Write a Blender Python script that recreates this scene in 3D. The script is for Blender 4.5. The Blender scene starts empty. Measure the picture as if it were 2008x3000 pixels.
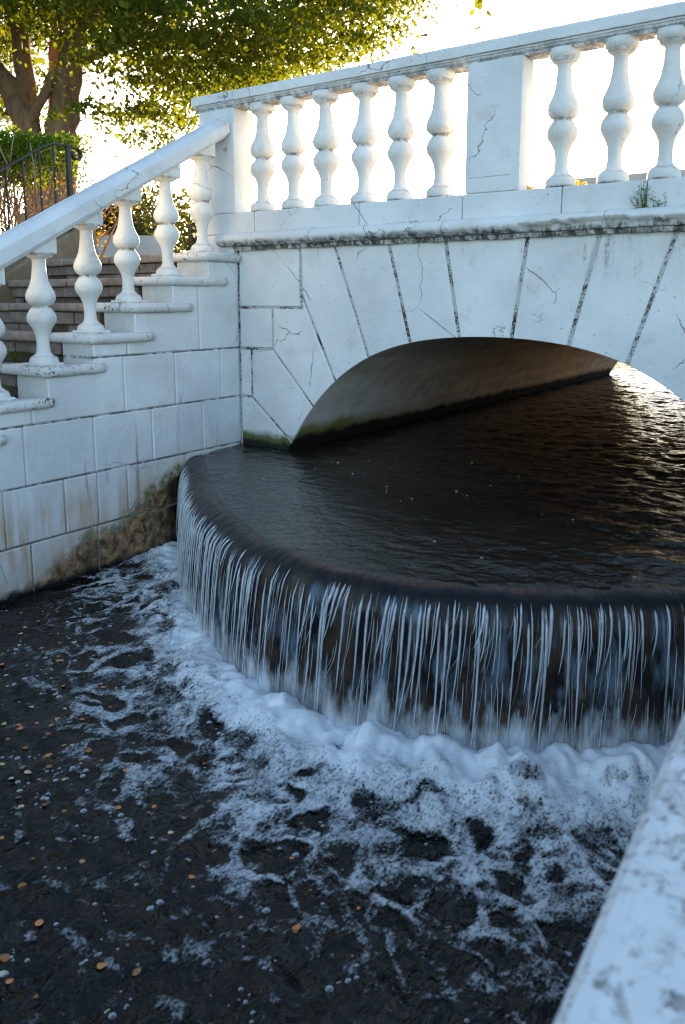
import bpy, bmesh, math, random
import numpy as np
from mathutils import Vector, Matrix

random.seed(7)
rng = np.random.default_rng(7)
scene = bpy.context.scene
COL = scene.collection
R = math.radians

# ------------------------------------------------------------------ camera
cam_d = bpy.data.cameras.new('camera')
cam = bpy.data.objects.new('camera', cam_d)
COL.objects.link(cam)
cam.location = (0, 0, 0)
cam.rotation_euler = (R(90 - 9.77), 0, R(35.36))
cam_d.sensor_fit = 'VERTICAL'
cam_d.sensor_height = 36
cam_d.sensor_width = 24
cam_d.lens = 28.56
cam_d.shift_y = -0.072
cam_d.clip_start = 0.05
cam_d.clip_end = 2000
cam_d.dof.use_dof = True
cam_d.dof.focus_distance = 4.1
cam_d.dof.aperture_fstop = 4.5
scene.camera = cam

# ------------------------------------------------------------------ sky, sun, exposure
SUN_AZ, SUN_EL = -35.2, 6.3          # degrees from +Y towards +X
world = bpy.data.worlds.new('World')
scene.world = world
world.use_nodes = True
wn = world.node_tree
wn.nodes.clear()
w_out = wn.nodes.new('ShaderNodeOutputWorld')
w_bg = wn.nodes.new('ShaderNodeBackground')
w_sky = wn.nodes.new('ShaderNodeTexSky')
w_sky.sky_type = 'NISHITA'
w_sky.sun_disc = False
w_sky.sun_elevation = R(SUN_EL)
w_sky.sun_rotation = R(SUN_AZ)
w_sky.air_density = 0.65
w_sky.dust_density = 0.7
w_sky.ozone_density = 0.6
w_bg.inputs['Strength'].default_value = 0.10
wn.links.new(w_sky.outputs[0], w_bg.inputs[0])
wn.links.new(w_bg.outputs[0], w_out.inputs[0])

sun_d = bpy.data.lights.new('sun', 'SUN')
sun = bpy.data.objects.new('sun', sun_d)
COL.objects.link(sun)
sun_d.energy = 3.4
sun_d.angle = R(0.6)
sun_d.color = (1.0, 0.74, 0.46)
sd = Vector((math.sin(R(SUN_AZ)) * math.cos(R(SUN_EL)), math.cos(R(SUN_AZ)) * math.cos(R(SUN_EL)), math.sin(R(SUN_EL))))
sun.rotation_euler = sd.to_track_quat('Z', 'Y').to_euler()

scene.view_settings.view_transform = 'Standard'
scene.view_settings.look = 'None'
scene.view_settings.exposure = 2.85
scene.view_settings.gamma = 1.0
scene.view_settings.use_curve_mapping = False
scene.cycles.filter_width = 1.2
scene.cycles.max_bounces = 8
scene.cycles.transparent_max_bounces = 16
scene.cycles.caustics_reflective = True
scene.cycles.sample_clamp_indirect = 3.0
scene.cycles.caustics_refractive = False

# ------------------------------------------------------------------ helpers
def mesh_obj(name, verts, faces, mat=None, parent=None, smooth=False):
    me = bpy.data.meshes.new(name)
    me.from_pydata([tuple(v) for v in verts], [], faces)
    if smooth:
        me.polygons.foreach_set('use_smooth', [True] * len(me.polygons))
    me.update()
    if mat: me.materials.append(mat)
    o = bpy.data.objects.new(name, me)
    COL.objects.link(o)
    if parent: o.parent = parent
    return o

def np_mesh(name, V, Q, mat=None, parent=None, smooth=True, k=4):
    """fast mesh from numpy arrays: V (n,3), Q (m,k)"""
    me = bpy.data.meshes.new(name)
    n, m = len(V), len(Q)
    me.vertices.add(n); me.vertices.foreach_set('co', np.ascontiguousarray(V, dtype=np.float32).ravel())
    me.loops.add(m * k); me.loops.foreach_set('vertex_index', np.ascontiguousarray(Q, dtype=np.int32).ravel())
    me.polygons.add(m); me.polygons.foreach_set('loop_start', np.arange(0, m * k, k, dtype=np.int32))
    if smooth: me.polygons.foreach_set('use_smooth', np.ones(m, dtype=bool))
    me.update(calc_edges=True); me.validate()
    if mat: me.materials.append(mat)
    o = bpy.data.objects.new(name, me); COL.objects.link(o)
    if parent: o.parent = parent
    return o

def attr(o, name, vals):
    a = o.data.attributes.new(name, 'FLOAT', 'POINT')
    a.data.foreach_set('value', np.ascontiguousarray(vals, dtype=np.float32))

def tag(o, label=None, cat=None, group=None, kind=None):
    if label: o['label'] = label
    if cat: o['category'] = cat
    if group: o['group'] = group
    if kind: o['kind'] = kind
    return o

def empty(name, loc=(0, 0, 0)):
    o = bpy.data.objects.new(name, None)
    o.empty_display_size = 0.1
    COL.objects.link(o)
    o.location = loc
    return o

def keep(o, parent):
    """parent keeping world placement (parents here are unrotated and unscaled)"""
    o.parent = parent
    o.matrix_parent_inverse = Matrix.Translation(-Vector(parent.location))
    return o

def copy_obj(o, name=None, parent=None):
    c = o.copy()
    if name: c.name = name
    COL.objects.link(c)
    if parent: c.parent = parent
    return c

def bm_obj(name, bm, mat=None, parent=None, smooth=False):
    me = bpy.data.meshes.new(name)
    bm.normal_update()
    bm.to_mesh(me); bm.free()
    if smooth: me.polygons.foreach_set('use_smooth', [True] * len(me.polygons))
    if mat: me.materials.append(mat)
    o = bpy.data.objects.new(name, me); COL.objects.link(o)
    if parent: o.parent = parent
    return o

def add_box(bm, lo, hi, bev=0.0, seg=2):
    r = bmesh.ops.create_cube(bm, size=1.0)
    vs = r['verts']
    lo, hi = Vector(lo), Vector(hi)
    for v in vs:
        v.co = Vector((lo[i] + (v.co[i] + .5) * (hi[i] - lo[i]) for i in range(3)))
    if bev > 0:
        es = list({e for v in vs for e in v.link_edges})
        bmesh.ops.bevel(bm, geom=es, offset=bev, segments=seg, affect='EDGES', profile=0.6)

def box(name, lo, hi, mat, parent=None, bev=0.0, seg=2, smooth=False):
    bm = bmesh.new(); add_box(bm, lo, hi, bev, seg)
    return bm_obj(name, bm, mat, parent, smooth)

def sweep(name, prof, path, mat, parent=None, smooth=False, closed=True):
    """prof(i,p)-> list of 3d points for each path index"""
    V, Fc = [], []
    n = None
    for i, p in enumerate(path):
        pts = prof(i, p)
        n = len(pts)
        V += pts
    for i in range(len(path) - 1):
        for j in range(n if closed else n - 1):
            a, b = i * n + j, i * n + (j + 1) % n
            Fc.append((a, b, b + n, a + n))
    if closed:
        Fc.append(tuple(reversed(range(n))))
        Fc.append(tuple(range((len(path) - 1) * n, len(path) * n)))
    o = mesh_obj(name, V, Fc, mat, parent, smooth)
    bm = bmesh.new(); bm.from_mesh(o.data)
    bmesh.ops.recalc_face_normals(bm, faces=bm.faces)
    bm.to_mesh(o.data); bm.free()
    return o

def lathe_pts(profile, n=28, square=None):
    V, Fc = [], []
    for (z, r) in profile:
        for k in range(n):
            a = 2 * math.pi * k / n
            V.append((r * math.cos(a), r * math.sin(a), z))
    for i in range(len(profile) - 1):
        for k in range(n):
            Fc.append((i * n + k, i * n + (k + 1) % n, (i + 1) * n + (k + 1) % n, (i + 1) * n + k))
    Fc.append(tuple(reversed(range(n))))
    Fc.append(tuple(range((len(profile) - 1) * n, len(profile) * n)))
    return V, Fc

def tube(bm, pts, r0, r1=None, n=6):
    r1 = r0 if r1 is None else r1
    pts = [Vector(p) for p in pts]
    rings = []
    m = len(pts)
    for i, p in enumerate(pts):
        d = (pts[min(i + 1, m - 1)] - pts[max(i - 1, 0)])
        if d.length < 1e-9: d = Vector((0, 0, 1))
        d.normalize()
        a = d.orthogonal().normalized() if i == 0 else (rings_a - d * rings_a.dot(d)).normalized()
        rings_a = a
        b = d.cross(a)
        r = r0 + (r1 - r0) * i / max(1, m - 1)
        rings.append([bm.verts.new(p + (a * math.cos(2 * math.pi * k / n) + b * math.sin(2 * math.pi * k / n)) * r) for k in range(n)])
    for i in range(m - 1):
        for k in range(n):
            bm.faces.new((rings[i][k], rings[i][(k + 1) % n], rings[i + 1][(k + 1) % n], rings[i + 1][k]))
    bm.faces.new(tuple(reversed(rings[0]))); bm.faces.new(tuple(rings[-1]))

# numpy perlin noise
_perm = rng.permutation(256); _perm = np.concatenate([_perm, _perm])
_gr = rng.normal(size=(256, 2)); _gr /= np.linalg.norm(_gr, axis=1)[:, None]
def pn(x, y):
    xi = np.floor(x).astype(int); yi = np.floor(y).astype(int)
    xf = x - xi; yf = y - yi
    xi &= 255; yi &= 255
    u = xf ** 3 * (xf * (xf * 6 - 15) + 10); v = yf ** 3 * (yf * (yf * 6 - 15) + 10)
    def g(ix, iy, fx, fy):
        h = _perm[_perm[ix & 255] + (iy & 255)]
        return _gr[h, 0] * fx + _gr[h, 1] * fy
    a = g(xi, yi, xf, yf); b = g(xi + 1, yi, xf - 1, yf)
    c = g(xi, yi + 1, xf, yf - 1); d = g(xi + 1, yi + 1, xf - 1, yf - 1)
    return (a + u * (b - a)) * (1 - v) + (c + u * (d - c)) * v
def fbm(x, y, o=4, g=.5):
    s = 0; a = 1; f = 1; t = 0
    for i in range(o):
        s = s + a * pn(x * f + 17.3 * i, y * f - 9.1 * i); t += a; a *= g; f *= 2
    return s / t * 1.6
def sstep(a, b, x):
    t = np.clip((x - a) / (b - a), 0, 1); return t * t * (3 - 2 * t)

# ------------------------------------------------------------------ materials
class NT:
    def __init__(self, name):
        self.m = bpy.data.materials.new(name); self.m.use_nodes = True
        self.t = self.m.node_tree; self.t.nodes.clear()
        self.out = self.t.nodes.new('ShaderNodeOutputMaterial')
    def n(self, typ, ins=None, **kw):
        nd = self.t.nodes.new('ShaderNode' + typ)
        for k, v in kw.items(): setattr(nd, k, v)
        for k, v in (ins or {}).items():
            s = nd.inputs[k]
            if isinstance(v, bpy.types.NodeSocket): self.t.links.new(v, s)
            else: s.default_value = v
        return nd
    def pos(self, scale=(1, 1, 1)):
        g = self.n('NewGeometry')
        if scale == (1, 1, 1): return g.outputs['Position']
        return self.n('VectorMath', {0: g.outputs['Position'], 1: scale}, operation='MULTIPLY').outputs[0]
    def noise(self, vec, scale, detail=4, rough=.55, dist=0):
        return self.n('TexNoise', {'Vector': vec, 'Scale': scale, 'Detail': detail, 'Roughness': rough, 'Distortion': dist}).outputs['Fac']
    def ramp(self, v, a, b, lo=0., hi=1.):
        return self.n('MapRange', {0: v, 1: a, 2: b, 3: lo, 4: hi}, clamp=True).outputs[0]
    def math(self, op, a, b=0.0):
        return self.n('Math', {0: a, 1: b}, operation=op).outputs[0]
    def mix(self, f, a, b):
        nd = self.n('Mix', data_type='RGBA')
        for idx, v in ((0, f), (6, a), (7, b)):
            s = nd.inputs[idx]
            if isinstance(v, bpy.types.NodeSocket): self.t.links.new(v, s)
            else: s.default_value = v if idx == 0 else (*v, 1)
        return nd.outputs[2]
    def bump(self, h, strength=.3, dist=.01, normal=None):
        ins = {'Height': h, 'Strength': strength, 'Distance': dist}
        if normal is not None: ins['Normal'] = normal
        return self.n('Bump', ins).outputs[0]
    def bsdf(self, **kw):
        ins = {}
        for k, v in kw.items():
            k = {'color': 'Base Color', 'rough': 'Roughness', 'normal': 'Normal', 'spec': 'Specular IOR Level', 'ior': 'IOR', 'metal': 'Metallic', 'alpha': 'Alpha', 'trans': 'Transmission Weight'}.get(k, k)
            if k == 'Base Color' and not isinstance(v, bpy.types.NodeSocket): v = (*v, 1)
            ins[k] = v
        return self.n('BsdfPrincipled', ins).outputs[0]
    def done(self, sh):
        self.t.links.new(sh, self.out.inputs[0]); return self.m

def paint_core(N, base=(.70, .72, .73), dirt=1.0, cracks=1.0, spec_th=.67):
    """white masonry paint: tone drift, black mildew specks, hairline cracks"""
    P = N.pos()
    tone = N.noise(P, 2.3, 5)
    c = N.mix(N.ramp(tone, .35, .68), tuple(x * .86 for x in base), tuple(x * 1.06 for x in base))
    patch = N.noise(P, 5.5, 6, .65)
    c = N.mix(N.ramp(patch, .56, .72, 0, .5), c, (.52, .49, .43))
    # flaked edges of earlier coats
    fl = N.noise(P, 9, 3, .5, .4)
    edge = N.math('ABSOLUTE', N.math('SUBTRACT', fl, .55))
    ridge = N.ramp(edge, .0, .012, 1, 0)
    wob = N.noise(P, 7, 4)
    wv = N.n('VectorMath', {0: P, 1: N.n('Combine' + 'XYZ', {0: N.math('MULTIPLY', wob, .22), 1: N.math('MULTIPLY', wob, .17), 2: N.math('MULTIPLY', wob, -.2)}).outputs[0]}, operation='ADD').outputs[0]
    vor = N.n('TexVoronoi', {'Vector': wv, 'Scale': 1.9}, feature='DISTANCE_TO_EDGE').outputs['Distance']
    cm = N.ramp(N.noise(P, 2.1, 3), .52, .58)
    crack = N.math('MULTIPLY', N.math('MULTIPLY', N.ramp(vor, .002, .006, 1, 0), cm), cracks)
    sp = N.noise(P, 46, 5, .62)
    area = N.ramp(N.noise(P, 3.1, 5, .6), .43, .64)
    speck = N.math('MULTIPLY', N.ramp(sp, spec_th - .02, spec_th + .04), area)
    sp2 = N.ramp(N.noise(P, 17, 6, .7), .705, .74)
    dk = N.math('MINIMUM', N.math('ADD', N.math('MULTIPLY', N.math('MAXIMUM', speck, sp2), .85 * dirt), N.math('MULTIPLY', crack, .7)), 1.0)
    c = N.mix(dk, c, (.055, .05, .045))
    h = N.math('ADD', N.math('ADD', N.math('MULTIPLY', N.noise(P, 34, 4), .5), N.math('MULTIPLY', N.noise(P, 7, 4), .9)), N.math('ADD', N.math('MULTIPLY', ridge, -.10), N.math('MULTIPLY', crack, -.8)))
    return c, h, P

def m_paint(name, **kw):
    N = NT(name); c, h, P = paint_core(N, **kw)
    return N.done(N.bsdf(color=c, rough=.62, spec=.35, normal=N.bump(h, .55, .010)))

M = {}
M['paint'] = m_paint('white_paint')
def m_baluster(name):
    N = NT(name); c, h, P = paint_core(N, base=(.72, .72, .70), dirt=.8, cracks=.6, spec_th=.665)
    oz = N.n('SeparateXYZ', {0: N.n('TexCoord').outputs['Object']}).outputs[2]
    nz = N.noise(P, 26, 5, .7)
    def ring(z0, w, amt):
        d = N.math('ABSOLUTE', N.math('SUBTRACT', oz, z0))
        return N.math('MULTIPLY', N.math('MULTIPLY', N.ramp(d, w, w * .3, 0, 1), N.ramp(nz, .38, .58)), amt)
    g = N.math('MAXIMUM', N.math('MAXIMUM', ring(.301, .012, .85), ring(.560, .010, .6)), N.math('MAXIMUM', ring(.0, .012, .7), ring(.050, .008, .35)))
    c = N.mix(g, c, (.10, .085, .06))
    # weather stain on one side of the bulbs
    st = N.math('MULTIPLY', N.ramp(N.noise(P, 6, 5, .65), .55, .68), N.ramp(oz, .05, .25))
    c = N.mix(N.math('MULTIPLY', st, .35), c, (.42, .37, .28))
    return N.done(N.bsdf(color=c, rough=.68, spec=.3, normal=N.bump(h, .6, .010)))
M['baluster_paint'] = m_baluster('white_paint_baluster')

def m_grimeband(name, z_lo, z_hi, amount=1.0):
    """paint with a mildew band along a sill line (world height z_lo..z_hi)"""
    N = NT(name); c, h, P = paint_core(N, cracks=1.0)
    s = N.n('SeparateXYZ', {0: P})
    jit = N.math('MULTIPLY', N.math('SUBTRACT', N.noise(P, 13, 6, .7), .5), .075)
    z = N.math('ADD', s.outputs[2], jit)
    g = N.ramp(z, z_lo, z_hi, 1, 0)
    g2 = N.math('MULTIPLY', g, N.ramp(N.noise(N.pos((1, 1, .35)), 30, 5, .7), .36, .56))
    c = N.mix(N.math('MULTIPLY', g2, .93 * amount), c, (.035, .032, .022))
    return N.done(N.bsdf(color=c, rough=.65, spec=.3, normal=N.bump(h, .55, .010)))
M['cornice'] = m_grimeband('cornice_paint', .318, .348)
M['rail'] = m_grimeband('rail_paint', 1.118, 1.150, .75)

def m_streaked(name, z0, z1):
    """paint under the cornice: short mildew runs hanging from the top edge"""
    N = NT(name); c, h, P = paint_core(N, dirt=1.0, spec_th=.655)
    s = N.n('SeparateXYZ', {0: P})
    st = N.noise(N.pos((1, 1, .09)), 42, 4, .6)
    fade = N.ramp(s.outputs[2], z0, z1, 0, 1)
    k = N.math('MULTIPLY', N.ramp(N.math('ADD', st, N.math('MULTIPLY', fade, .16)), .60, .76), fade)
    k = N.math('MULTIPLY', k, N.ramp(N.noise(P, 60, 3), .35, .6))
    k = N.math('MULTIPLY', k, N.ramp(N.noise(P, 3.3, 4), .50, .66))
    c = N.mix(N.math('MULTIPLY', k, .8), c, (.05, .045, .03))
    # moss and wet black line just above the water
    wz = N.math('ADD', s.outputs[2], N.math('MULTIPLY', N.math('SUBTRACT', N.noise(P, 11, 5, .65), .5), .10))
    c = N.mix(N.ramp(wz, -.845, -.80, 1, 0), c, (.10, .105, .035))
    c = N.mix(N.ramp(wz, -.885, -.86, 1, 0), c, (.012, .013, .010))
    return N.done(N.bsdf(color=c, rough=.6, spec=.35, normal=N.bump(h, .55, .010)))
M['spandrel'] = m_streaked('spandrel_paint', -.02, .30)

def m_joint(name):
    N = NT(name); P = N.pos()
    a = N.noise(P, 75, 5, .75); b = N.noise(P, 7, 4)
    f = N.ramp(N.math('ADD', a, N.math('MULTIPLY', N.math('SUBTRACT', b, .5), .7)), .49, .57)
    c = N.mix(f, (.50, .51, .50), (.045, .042, .036))
    return N.done(N.bsdf(color=c, rough=.85, spec=.2, normal=N.bump(a, .5, .01)))
M['joint'] = m_joint('grimy_joint')
def m_walljoint(name):
    N = NT(name); P = N.pos(); z = N.n('SeparateXYZ', {0: P}).outputs[2]
    d = None
    for zi in (-.302, -.604, -.90, -1.186):
        t = N.ramp(N.math('ABSOLUTE', N.math('SUBTRACT', z, zi)), .010, .006)
        d = t if d is None else N.math('MAXIMUM', d, t)
    n = N.noise(P, 16, 6, .75)
    f = N.math('MULTIPLY', N.math('MAXIMUM', N.math('MULTIPLY', d, .85), .10), N.ramp(n, .40, .54))
    c = N.mix(f, (.60, .60, .58), (.05, .043, .034))
    c = N.mix(N.ramp(z, -.85, -1.2, 0, .7), c, (.16, .12, .08))
    return N.done(N.bsdf(color=c, rough=.85, spec=.2))
M['walljoint'] = m_walljoint('block_joint')

def m_stairwall(name):
    """painted blocks, paint lost to brown stone in a wedge by the weir, rust and lime runs above it"""
    N = NT(name); c, h, P = paint_core(N, cracks=.7, dirt=.45)
    s = N.n('SeparateXYZ', {0: P}); y, z = s.outputs[1], s.outputs[2]
    n1 = N.noise(P, 9, 6, .7); n2 = N.noise(P, 2.2, 4)
    # boundary height of bare stone, rising towards the weir
    cur = N.n('FloatCurve', {1: N.ramp(y, 1.6, 3.78)})
    cv = cur.mapping.curves[0]
    pts = [(0, .04), (.22, .07), (.33, .15), (.45, .29), (.58, .37), (.68, .50), (.76, .58), (.85, .60), (1, .60)]
    cv.points[0].location = pts[0]; cv.points[1].location = pts[-1]
    for p in pts[1:-1]: cv.points.new(*p)
    cur.mapping.update()
    zb = N.ramp(cur.outputs[0], 0, 1, -1.50, -.62)
    d = N.math('SUBTRACT', z, zb)
    n3 = N.noise(N.pos((1, 1, .45)), 4.5, 6, .7)
    dj = N.math('ADD', d, N.math('ADD', N.math('MULTIPLY', N.math('SUBTRACT', n1, .5), .15), N.math('MULTIPLY', N.math('SUBTRACT', n3, .5), .16)))
    # stain: ochre wash above the bare stone, stronger on the lower courses
    run = N.noise(N.pos((1, 1, .10)), 15, 5, .6)
    lowz = N.ramp(z, -.78, -1.06, 0, 1)
    wash = N.math('MULTIPLY', N.ramp(dj, .32, .0, 0, 1), N.ramp(run, .30, .62, .25, 1))
    wash = N.math('MULTIPLY', N.math('MAXIMUM', wash, N.math('MULTIPLY', lowz, N.ramp(run, .42, .62, .1, .9))), lowz)
    c = N.mix(N.math('MULTIPLY', wash, .9), c, (.50, .33, .18))
    streak = N.math('MULTIPLY', N.ramp(N.noise(N.pos((1, 1, .06)), 23, 4, .6), .60, .70), N.ramp(z, -.62, -.95, 0, 1))
    c = N.mix(N.math('MULTIPLY', streak, .8), c, (.20, .11, .05))
    stone = N.mix(N.ramp(N.noise(P, 19, 7, .72), .40, .66), (.075, .042, .022), (.60, .37, .19))
    stone = N.mix(N.ramp(N.noise(P, 6, 4), .50, .66, 0, .7), stone, (.06, .035, .020))
    bare = N.ramp(dj, .030, -.045, 0, 1)
    c = N.mix(bare, c, stone)
    moss = N.math('MULTIPLY', N.ramp(N.math('ABSOLUTE', dj), .050, .012, 0, 1), N.math('MULTIPLY', N.ramp(y, 2.1, 3.1, .1, 1), N.ramp(N.noise(P, 21, 5, .7), .42, .55)))
    c = N.mix(N.math('MULTIPLY', moss, .85), c, (.085, .10, .018))
    # permanently wet, black algae at the water line
    wet = N.ramp(N.math('ADD', z, N.math('MULTIPLY', N.math('SUBTRACT', n1, .5), .10)), -1.385, -1.425, 0, 1)
    wet2 = N.math('MULTIPLY', N.ramp(N.math('ADD', y, N.math('MULTIPLY', N.math('SUBTRACT', n1, .5), .3)), 3.10, 3.22, 0, 1), N.ramp(dj, .0, -.04, 0, 1))
    wet = N.math('MAXIMUM', wet, wet2)
    c = N.mix(wet, c, (.009, .009, .007))
    hh = N.math('ADD', h, N.math('MULTIPLY', N.math('MULTIPLY', bare, N.noise(P, 24, 6, .7)), 3.2))
    r = N.ramp(wet, 0, 1, .6, .25)
    return N.done(N.bsdf(color=c, rough=r, spec=.35, normal=N.bump(hh, .6, .012)))
M['stairwall'] = m_stairwall('stair_wall_paint')

def m_stone(name, a, b, scale=14, moss=0.0, rough=.85):
    N = NT(name); P = N.pos()
    n = N.noise(P, scale, 7, .7); n2 = N.noise(P, scale * .23, 4)
    oi = N.n('ObjectInfo').outputs['Random']
    c = N.mix(N.ramp(n, .34, .68), a, b)
    c = N.mix(N.ramp(n2, .4, .65, 0, .55), c, tuple(x * .45 for x in a))
    c = N.mix(N.math('MULTIPLY', oi, .45), c, tuple(x * .55 for x in b))
    if moss: c = N.mix(N.ramp(N.noise(P, 8, 6, .7), .56, .64, 0, moss), c, (.05, .065, .018))
    return N.done(N.bsdf(color=c, rough=rough, spec=.3, normal=N.bump(n, .7, .012)))
M['nosing'] = m_stone('brown_nosing_stone', (.19, .155, .13), (.40, .33, .275), 20)
M['riser'] = m_stone('grey_riser_stone', (.12, .10, .09), (.34, .28, .245), 24, .3)
M['mortar'] = m_stone('worn_mortar', (.09, .072, .06), (.27, .21, .165), 30, .4)
M['kerb'] = m_stone('sandstone_kerb', (.14, .115, .08), (.30, .25, .18), 10, .3)
M['deck'] = m_stone('deck_paving', (.40, .36, .30), (.55, .50, .43), 9)
M['greywall'] = m_stone('pale_render', (.50, .46, .43), (.58, .54, .51), 5)

def m_vault(name):
    N = NT(name); P = N.pos(); s = N.n('SeparateXYZ', {0: P}); y, z = s.outputs[1], s.outputs[2]
    n = N.noise(P, 7, 7, .65); band = N.noise(N.pos((1, .12, 1)), 7, 5, .6)
    c = N.mix(N.ramp(band, .35, .65), (.44, .37, .31), (.76, .66, .57))
    c = N.mix(N.ramp(n, .45, .7, 0, .6), c, (.24, .165, .12))
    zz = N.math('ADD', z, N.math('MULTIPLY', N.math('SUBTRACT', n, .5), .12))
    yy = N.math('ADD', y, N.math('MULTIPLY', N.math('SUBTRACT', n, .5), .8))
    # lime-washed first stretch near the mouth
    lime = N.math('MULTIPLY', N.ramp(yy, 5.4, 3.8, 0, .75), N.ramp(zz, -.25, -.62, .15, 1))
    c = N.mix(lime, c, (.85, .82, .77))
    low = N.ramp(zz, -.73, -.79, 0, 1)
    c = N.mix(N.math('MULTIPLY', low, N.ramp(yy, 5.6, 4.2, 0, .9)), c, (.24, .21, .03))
    c = N.mix(N.ramp(zz, -.80, -.85, 0, 1), c, (.012, .011, .009))
    return N.done(N.bsdf(color=c, rough=.7, spec=.3, normal=N.bump(n, .7, .03)))
M['vault'] = m_vault('stained_vault')

def m_coping(name):
    N = NT(name); c, h, P = paint_core(N, base=(.71, .73, .74), dirt=.5, cracks=1.2)
    b1 = N.noise(P, 10, 6, .7, .3); b2 = N.noise(P, 3.2, 4)
    g = N.math('MULTIPLY', N.ramp(b1, .53, .60, 0, 1), N.ramp(b2, .36, .5))
    wv2 = N.n('VectorMath', {0: P, 1: N.n('CombineXYZ', {0: N.math('MULTIPLY', N.noise(P, 22, 5, .7), .16), 1: N.math('MULTIPLY', b1, -.13), 2: 0.}).outputs[0]}, operation='ADD').outputs[0]
    vv2 = N.n('TexVoronoi', {'Vector': wv2, 'Scale': 11.0}, feature='DISTANCE_TO_EDGE').outputs['Distance']
    ck = N.math('MULTIPLY', N.ramp(vv2, .004, .020, 1, 0), N.ramp(N.noise(P, 6, 4), .44, .56))
    c = N.mix(N.math('MULTIPLY', g, .34), c, (.24, .235, .22))
    c = N.mix(N.math('MULTIPLY', ck, .7), c, (.15, .15, .14))
    sp = N.math('MULTIPLY', N.ramp(N.noise(P, 42, 5, .72), .53, .60), N.ramp(N.noise(P, 8, 4), .42, .56))
    c = N.mix(N.math('MULTIPLY', sp, .85), c, (.07, .065, .055))
    pk = N.ramp(N.noise(P, 12, 4, .6), .66, .72, 0, .5)
    c = N.mix(pk, c, (.50, .33, .30))
    return N.done(N.bsdf(color=c, rough=.6, spec=.35, normal=N.bump(N.math('ADD', h, N.math('MULTIPLY', g, -.6)), .6, .008)))
M['coping'] = m_coping('weathered_coping')

def m_leaf(name, c1, c2, trans=.5, tcol=(.30, .26, .02)):
    N = NT(name); P = N.pos()
    v = N.noise(P, 2.0, 3); v2 = N.noise(P, 19, 2)
    f = N.ramp(N.math('ADD', v, N.math('MULTIPLY', N.math('SUBTRACT', v2, .5), .8)), .3, .72)
    c = N.mix(f, c1, c2)
    tc = N.mix(f, tuple(x * .55 for x in tcol), tcol)
    d = N.bsdf(color=c, rough=.5, spec=.3)
    t = N.n('BsdfTranslucent', {'Color': tc}).outputs[0]
    return N.done(N.n('MixShader', {0: trans, 1: d, 2: t}).outputs[0])
M['tree_leaf'] = m_leaf('tree_leaf', (.030, .070, .008), (.060, .135, .010), .44, (.27, .30, .008))
M['hedge_leaf'] = m_leaf('hedge_leaf', (.06, .16, .010), (.10, .25, .016), .45, (.28, .36, .012))
M['far_leaf'] = m_leaf('far_leaf', (.025, .045, .012), (.06, .09, .02), .4, (.16, .16, .02))
M['dry_leaf'] = m_leaf('dry_hedge_leaf', (.06, .05, .012), (.12, .08, .015), .5, (.40, .22, .015))

def m_bark(name):
    N = NT(name); P = N.pos((1, 1, .3)); n = N.noise(P, 9, 7, .7)
    c = N.mix(N.ramp(n, .35, .65), (.20, .125, .085), (.42, .28, .19))
    return N.done(N.bsdf(color=c, rough=.9, spec=.2, normal=N.bump(n, .8, .03)))
M['bark'] = m_bark('bark')
def m_plain(name, col, rough=.5, metal=0.0, bumpsc=60, bs=.2):
    N = NT(name); P = N.pos(); n = N.noise(P, bumpsc, 4)
    c = N.mix(N.ramp(n, .3, .7), tuple(x * .75 for x in col), col)
    return N.done(N.bsdf(color=c, rough=rough, metal=metal, normal=N.bump(n, bs, .002)))
M['iron'] = m_plain('black_iron', (.028, .026, .026), .5)
M['orange_leaf'] = m_leaf('orange_leaf', (.78, .26, .10), (.80, .34, .12), .15, (.6, .2, .03))
M['yellow_leaf'] = m_leaf('yellow_leaf', (.72, .58, .30), (.78, .66, .38), .15, (.6, .45, .1))
M['brown_leaf'] = m_leaf('brown_leaf', (.34, .15, .06), (.48, .22, .08), .15, (.3, .13, .03))
M['petal'] = m_leaf('bright_leaf', (.60, .28, .02), (.70, .42, .04), .5, (.9, .45, .03))
M['soil'] = m_stone('soil', (.045, .033, .02), (.11, .085, .05), 12, .6)
M['ground'] = m_stone('ground', (.05, .05, .025), (.10, .09, .045), 6, .6)

def m_water(name, base, rough=.04, ripple=None, sc=1.0, strength=.5, base2=None, dist=.01, bw=.35, spec=.5):
    N = NT(name); P = N.pos()
    a = N.noise(N.pos((1, 1, 1) if ripple is None else ripple), 22 * sc, 4, .55, .6)
    b = N.noise(N.pos((1, 1, 1) if ripple is None else ripple), 75 * sc, 3, .55, .5)
    h = N.math('ADD', N.math('MULTIPLY', a, 1.0), N.math('MULTIPLY', b, bw))
    c = base
    if base2: c = N.mix(N.ramp(N.noise(P, 1.6, 4), .38, .66), base, base2)
    return N.done(N.bsdf(color=c, rough=rough, ior=1.42, spec=spec, normal=N.bump(h, strength, dist)))
M['upper_water'] = m_water('dark_upper_water', (.008, .0066, .0054), .04, None, .8, .75, (.018, .0135, .009))
M['pool_water'] = m_water('dark_pool_water', (.0022, .0018, .0014), .012, (1.8, .8, 1), .45, .9, (.0040, .0028, .0015), .030, .05, .42)
M['lake'] = m_water('lake_water', (.01, .012, .012), .08, None, .2, .5)

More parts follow.
